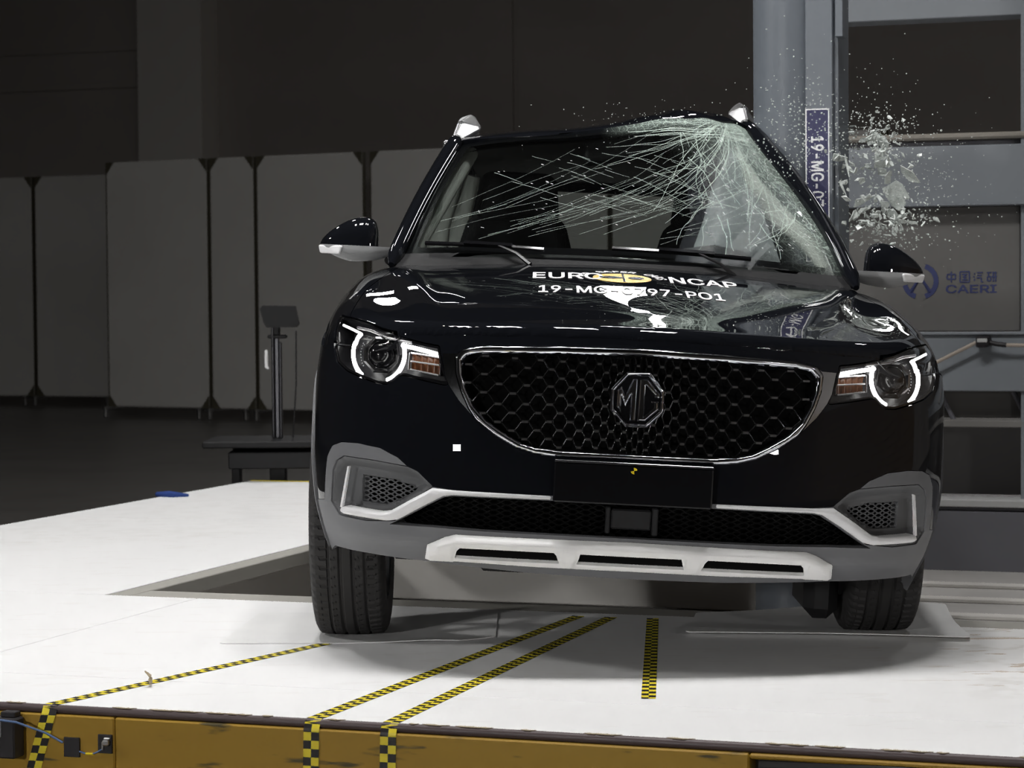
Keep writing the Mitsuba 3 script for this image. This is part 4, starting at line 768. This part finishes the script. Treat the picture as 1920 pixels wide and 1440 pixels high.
# lettering on the hood
def on_hood(m, x, y, sx_, sy_, lift=.0012):
    v = np.asarray(m.vertices); X = x+v[:, 0]*sx_; Yy = y+v[:, 1]*sy_; P = TOP(X, Yy, np.full(len(v), lift)+v[:, 2]); return M(P, m.faces)
def word(t, h, x0, x1, y, sy_=1.0, bold=True):
    m = meshkit.text_mesh(t, h, .0006, bold); m = m.subdivide_to_size(.02) if False else m
    w0, w1 = m.vertices[:, 0].min(), m.vertices[:, 0].max(); m.apply_translation((-w0, 0, 0)); return on_hood(m, x0, y, (x1-x0)/(w1-w0), sy_)
HB = .0
car('hood__lettering', word('EURO', .075, -.290, -.080, .085, 2.0), 'sticker_white', False, 'white lettering left of the yellow badge')
car('hood__lettering', word('NCAP', .075, .12, .325, .085, 2.0), 'sticker_white', False, 'white lettering right of the yellow badge')
car('hood__lettering', word('19-MG-0797-PO1', .075, -.272, .262, -.235, 1.8), 'sticker_white', False)
disc = Point(0, 0).buffer(.088, quad_segs=24); dm = grid_clip(affinity.translate(affinity.scale(disc, 1, 1.3), -.022, .14), TOP, .02, .001, .001); car('hood__roundel', dm, 'sticker_yellow', 40, 'yellow round badge with white lettering around it')
hd = cat(on_hood(extrude(affinity.scale(Point(0, 0).buffer(.022), 1.6, 1.0), .0006), -.055, .14, 1, 1.3, .0016), on_hood(extrude(affinity.scale(Point(0, 0).buffer(.020), 1.2, 1.2), .0006), .02, .14, 1, 1.3, .0016), on_hood(extrude(sbox(-.003, -.08, .003, .08), .0006), -.018, .14, 1, 1.3, .0017)); car('hood__roundel__figure', hd, 'gloss_black', False)
al = []
for i, chh in enumerate('FOR SAFER CARS'):
    if chh == ' ': continue
    a = math.radians(172-164*i/13); m = meshkit.text_mesh(chh, .030, .0006, True); m.apply_translation((-m.vertices[:, 0].mean(), 0, 0)); q = a-math.pi/2; v = m.vertices.copy()
    X, Yy = v[:, 0]*math.cos(q)-(v[:, 1]+.106)*math.sin(q), v[:, 0]*math.sin(q)+(v[:, 1]+.106)*math.cos(q); m.vertices = np.c_[X, Yy, v[:, 2]]; al.append(on_hood(m, -.022, .14, 1, 1.4))
car('hood__roundel__lettering', cat(*al), 'sticker_white', False)
# wheels
def tyre_mesh(nt=420, tread=True):
    prof = [(-.100, .228), (-.1065, .255), (-.108, .285), (-.1035, .308), (-.0965, .322)] + [(x, .3285+.0055*(1-(x/.09)**2)) for x in np.linspace(-.09, .09, 61)] + [(.0965, .322), (.1035, .308), (.108, .285), (.1065, .255), (.100, .228)]
    pr = np.array(prof); th = np.arange(nt)*2*np.pi/nt; X, TH = np.meshgrid(pr[:, 0], th); Rr = np.broadcast_to(pr[:, 1], X.shape).copy()
    if tread:
        g = np.zeros_like(X)
        for c in (-.052, -.018, .018, .052): g = np.maximum(g, 1-sst(.0028, .0045, np.abs(X-c)))
        n = 70; ph = (TH*n/(2*np.pi)+8*np.abs(X)) % 1
        g = np.maximum(g, (ph < .28)*((np.abs(X) > .056) & (np.abs(X) < .099)).astype(float)*.9); ph2 = (TH*n/(2*np.pi)+14*X) % 1
        g = np.maximum(g, (ph2 < .2)*((np.abs(np.abs(X)-.035) < .008)).astype(float)*.6); Rr -= .0062*g
    v = np.stack([X, Rr*np.cos(TH), Rr*np.sin(TH)], -1).reshape(-1, 3); k = len(pr); i, j = np.meshgrid(np.arange(nt), np.arange(k-1), indexing='ij'); a = i*k+j; b = ((i+1) % nt)*k+j
    f = np.vstack([np.stack([a, b, b+1], -1).reshape(-1, 3), np.stack([a, b+1, a+1], -1).reshape(-1, 3)])
    z = v[:, 2]; v[:, 2] = np.where(z < -.326, -.326-(z+.326)*-.2, z); return M(v, f)
ty = {True: tyre_mesh(), False: tyre_mesh(160, False)}
rim = cat(lathe([(.228, -.10), (.222, -.095), (.205, -.02), (.205, .09), (.222, .098), (.228, .10)], 48, 'x'), lathe([(0, .075), (.05, .08), (.06, .07)], 24, 'x'), *[(lambda m, a: (m.apply_transform(trimesh.transformations.rotation_matrix(a, [1, 0, 0])), m)[1])(rbox(.02, .05, .18, .006, (.075, 0, .125)), 2*math.pi*i/5) for i in range(5)])
for yb, fr in ((0, True), (2.585, False)):
    for s in (-1, 1):
        P = pose(np.array([[s*.763, yb, 0.]]))[0]; P[2] = .333
        wx = X0+s*.763-PSI*0; P[0] = X0+s*.765-yb*math.sin(PSI)
        mm = ty[fr].copy(); mm.apply_translation(P); k = put('car__wheel', mm, 'rubber', smooth=40); tag(k, 'black tyre and wheel')
        rm = rim.copy() if s > 0 else flip(rim); rm.apply_translation(P); put(k+'__rim', rm, 'satin_silver', smooth=40)

# ---------------- glass flying off the struck side ----------------
def plate(n, r, th, el=1.0, jag=.25):
    a = np.sort(rng.uniform(0, 2*np.pi, n)); q = np.c_[np.cos(a)*el, np.sin(a)]*r*rng.uniform(1-jag, 1, (n, 1)); p = Polygon(q).convex_hull; m = trimesh.creation.extrude_polygon(p, th, engine='earcut'); m.apply_translation((0, 0, -th/2))
    m.vertices[:, 2] += 1.2*th*np.sin(m.vertices[:, 0]/r*2); return m
def RT(p, rx, ry, rz, s=1.0): return T().translate([float(v) for v in p]).rotate([0, 0, 1], rz).rotate([0, 1, 0], ry).rotate([1, 0, 0], rx).scale(float(s))
chips = [mikit.ply(plate(6, .006, .004, 1.2), 'shard') for _ in range(4)] + [mikit.ply(plate(5, .007, .003, 1.6), 'shard') for _ in range(3)]
BIG = [  # x, y, z, radius, elongation, rotation in the picture plane, tilt, label
 (1.355, 8.42, 1.335, .052, 1.0, -55, 25, 'large square crazed glass piece with a notched corner'), (1.235, 8.36, 1.325, .020, 2.9, 35, 30, 'bent strip of crazed glass left of the largest piece'), (1.140, 8.30, 1.462, .026, 1.2, 10, 50, 'flat glass piece overlapping the edge of the blue label strip'),
 (1.300, 8.40, 1.440, .026, 1.5, 8, 65, 'flat pale glass piece at the upper middle of the burst'), (1.300, 8.44, 1.418, .021, 1.2, 0, 30, 'six sided glass piece under the flat pale one'), (1.400, 8.45, 1.407, .018, 3.0, -42, 35, 'long curved glass piece at the outer upper side of the burst'),
 (1.300, 8.38, 1.290, .026, 1.1, 20, 20, 'crazed glass piece in the thick of the burst'), (1.335, 8.40, 1.262, .024, 1.3, -30, 40, 'crazed glass piece below the largest one'), (1.272, 8.36, 1.262, .017, 1.4, 60, 40, 'small crazed glass piece left of the thick of the burst'),
 (1.182, 8.30, 1.248, .012, 3.0, 68, 30, 'narrow upright glass strip above the mirror'), (1.325, 8.42, 1.395, .022, 1.3, 80, 35, 'crazed glass piece above the largest one'), (1.352, 8.42, 1.240, .010, 5.0, -3, 20, 'level glass rod at the bottom of the burst'), (1.405, 8.45, 1.236, .007, 4.0, -5, 20, 'thin level glass splinter at the outer bottom of the burst'),
 (1.163, 8.30, 1.428, .0055, 9.0, -78, 10, 'long thin upright glass splinter beside the column'), (1.178, 8.30, 1.404, .0085, 4.0, -65, 20, 'short upright glass splinter beside the long thin one'), (1.150, 8.30, 1.350, .0055, 7.0, -62, 10, 'slanted thin glass splinter with a clump at its top'), (1.148, 8.30, 1.374, .011, 1.8, 12, 10, 'glass clump at the top of the slanted splinter'),
 (1.158, 8.30, 1.318, .008, 2.6, -25, 30, 'small slanted glass sliver under the slanted splinter'), (1.225, 8.34, 1.278, .010, 3.0, 22, 20, 'level glass strip under the bent strip'), (1.228, 8.34, 1.236, .008, 5.0, -6, 30, 'curved level glass strip above the black mirror'), (1.215, 8.34, 1.380, .014, 1.3, 30, 20, 'crumpled glass clump left of the six sided piece'),
 (1.250, 8.35, 1.520, .024, 1.4, 40, 35, 'loose crazed clump at the upper left of the burst'), (1.300, 8.40, 1.515, .022, 1.6, -50, 30, 'loose crazed clump at the top of the burst'), (1.285, 8.38, 1.47, .020, 1.5, -70, 30, 'crazed clump above the flat pale piece')]
for x, y, z, r, el, rot, tilt, lb in BIG:
    m = plate(9, r, .004, el, .22)
    if lb.startswith('large'): m = trimesh.creation.extrude_polygon(Polygon([(-.046, -.034), (.02, -.040), (.050, -.030), (.046, .004), (.030, .010), (.034, .030), (-.02, .036), (-.044, .026)]), .004, engine='earcut')
    m.apply_transform(trimesh.transformations.rotation_matrix(math.radians(tilt), [1, 0, 0])); m.vertices = m.vertices[:, [0, 2, 1]]*[1, -1, 1]; m.invert(); m.apply_transform(trimesh.transformations.rotation_matrix(math.radians(-rot), [0, 1, 0])); m.apply_translation((x, y, z))
    k = put('glass_fragment', m, 'shard'); tag(k, lb, 'glass fragment')
CG = 'small glass chips in the burst'
n_ = 0
def chipput(p, s):
    k = put('glass_chip', dict(chips[n_ % 7], to_world=RT(p, *rng.uniform(0, 360, 3), s)), None); tag(k, 'small pale glass chip flying in the air beside the pole', 'glass chip', CG)
clusters = [((1.325, 8.42, 1.27), (.055, .10, .045), 90), ((1.27, 8.38, 1.535), (.05, .10, .04), 80), ((1.30, 8.40, 1.46), (.055, .1, .03), 34), ((1.20, 8.34, 1.35), (.05, .08, .09), 36), ((1.27, 8.38, 1.215), (.09, .08, .03), 40)]
for c_, sd, n in clusters:
    for _ in range(n): chipput(rng.normal(c_, sd), rng.uniform(.55, 1.7)); n_ += 1
gr = trimesh.creation.icosphere(subdivisions=0, radius=1.0); gm = []
def grains(c_, sd, n, r0, r1):
    for _ in range(n):
        m = gr.copy(); m.vertices *= 1.3*rng.uniform(r0, r1)*rng.uniform(.6, 1.3, 3); m.apply_translation(rng.normal(c_, sd)); gm.append(m)
grains((1.30, 8.4, 1.40), (.14, .12, .17), 420, .0009, .0022); grains((1.00, 8.15, 1.50), (.085, .06, .085), 420, .0010, .0028); grains((.98, 8.1, 1.62), (.10, .08, .12), 130, .0010, .0026); grains((1.33, 8.42, 1.25), (.08, .08, .07), 380, .001, .003); grains((1.27, 8.38, 1.52), (.075, .08, .065), 340, .001, .003); grains((.46, 8.3, 1.60), (.14, .08, .03), 110, .0008, .0018); grains((1.5, 8.5, 1.35), (.12, .1, .14), 130, .0008, .0018)
put('glass_dust', cat(*gm), 'shard'); tag('glass_dust', 'fine spray of glass grains around the roof, pole and mirror', 'glass dust', kind='stuff')
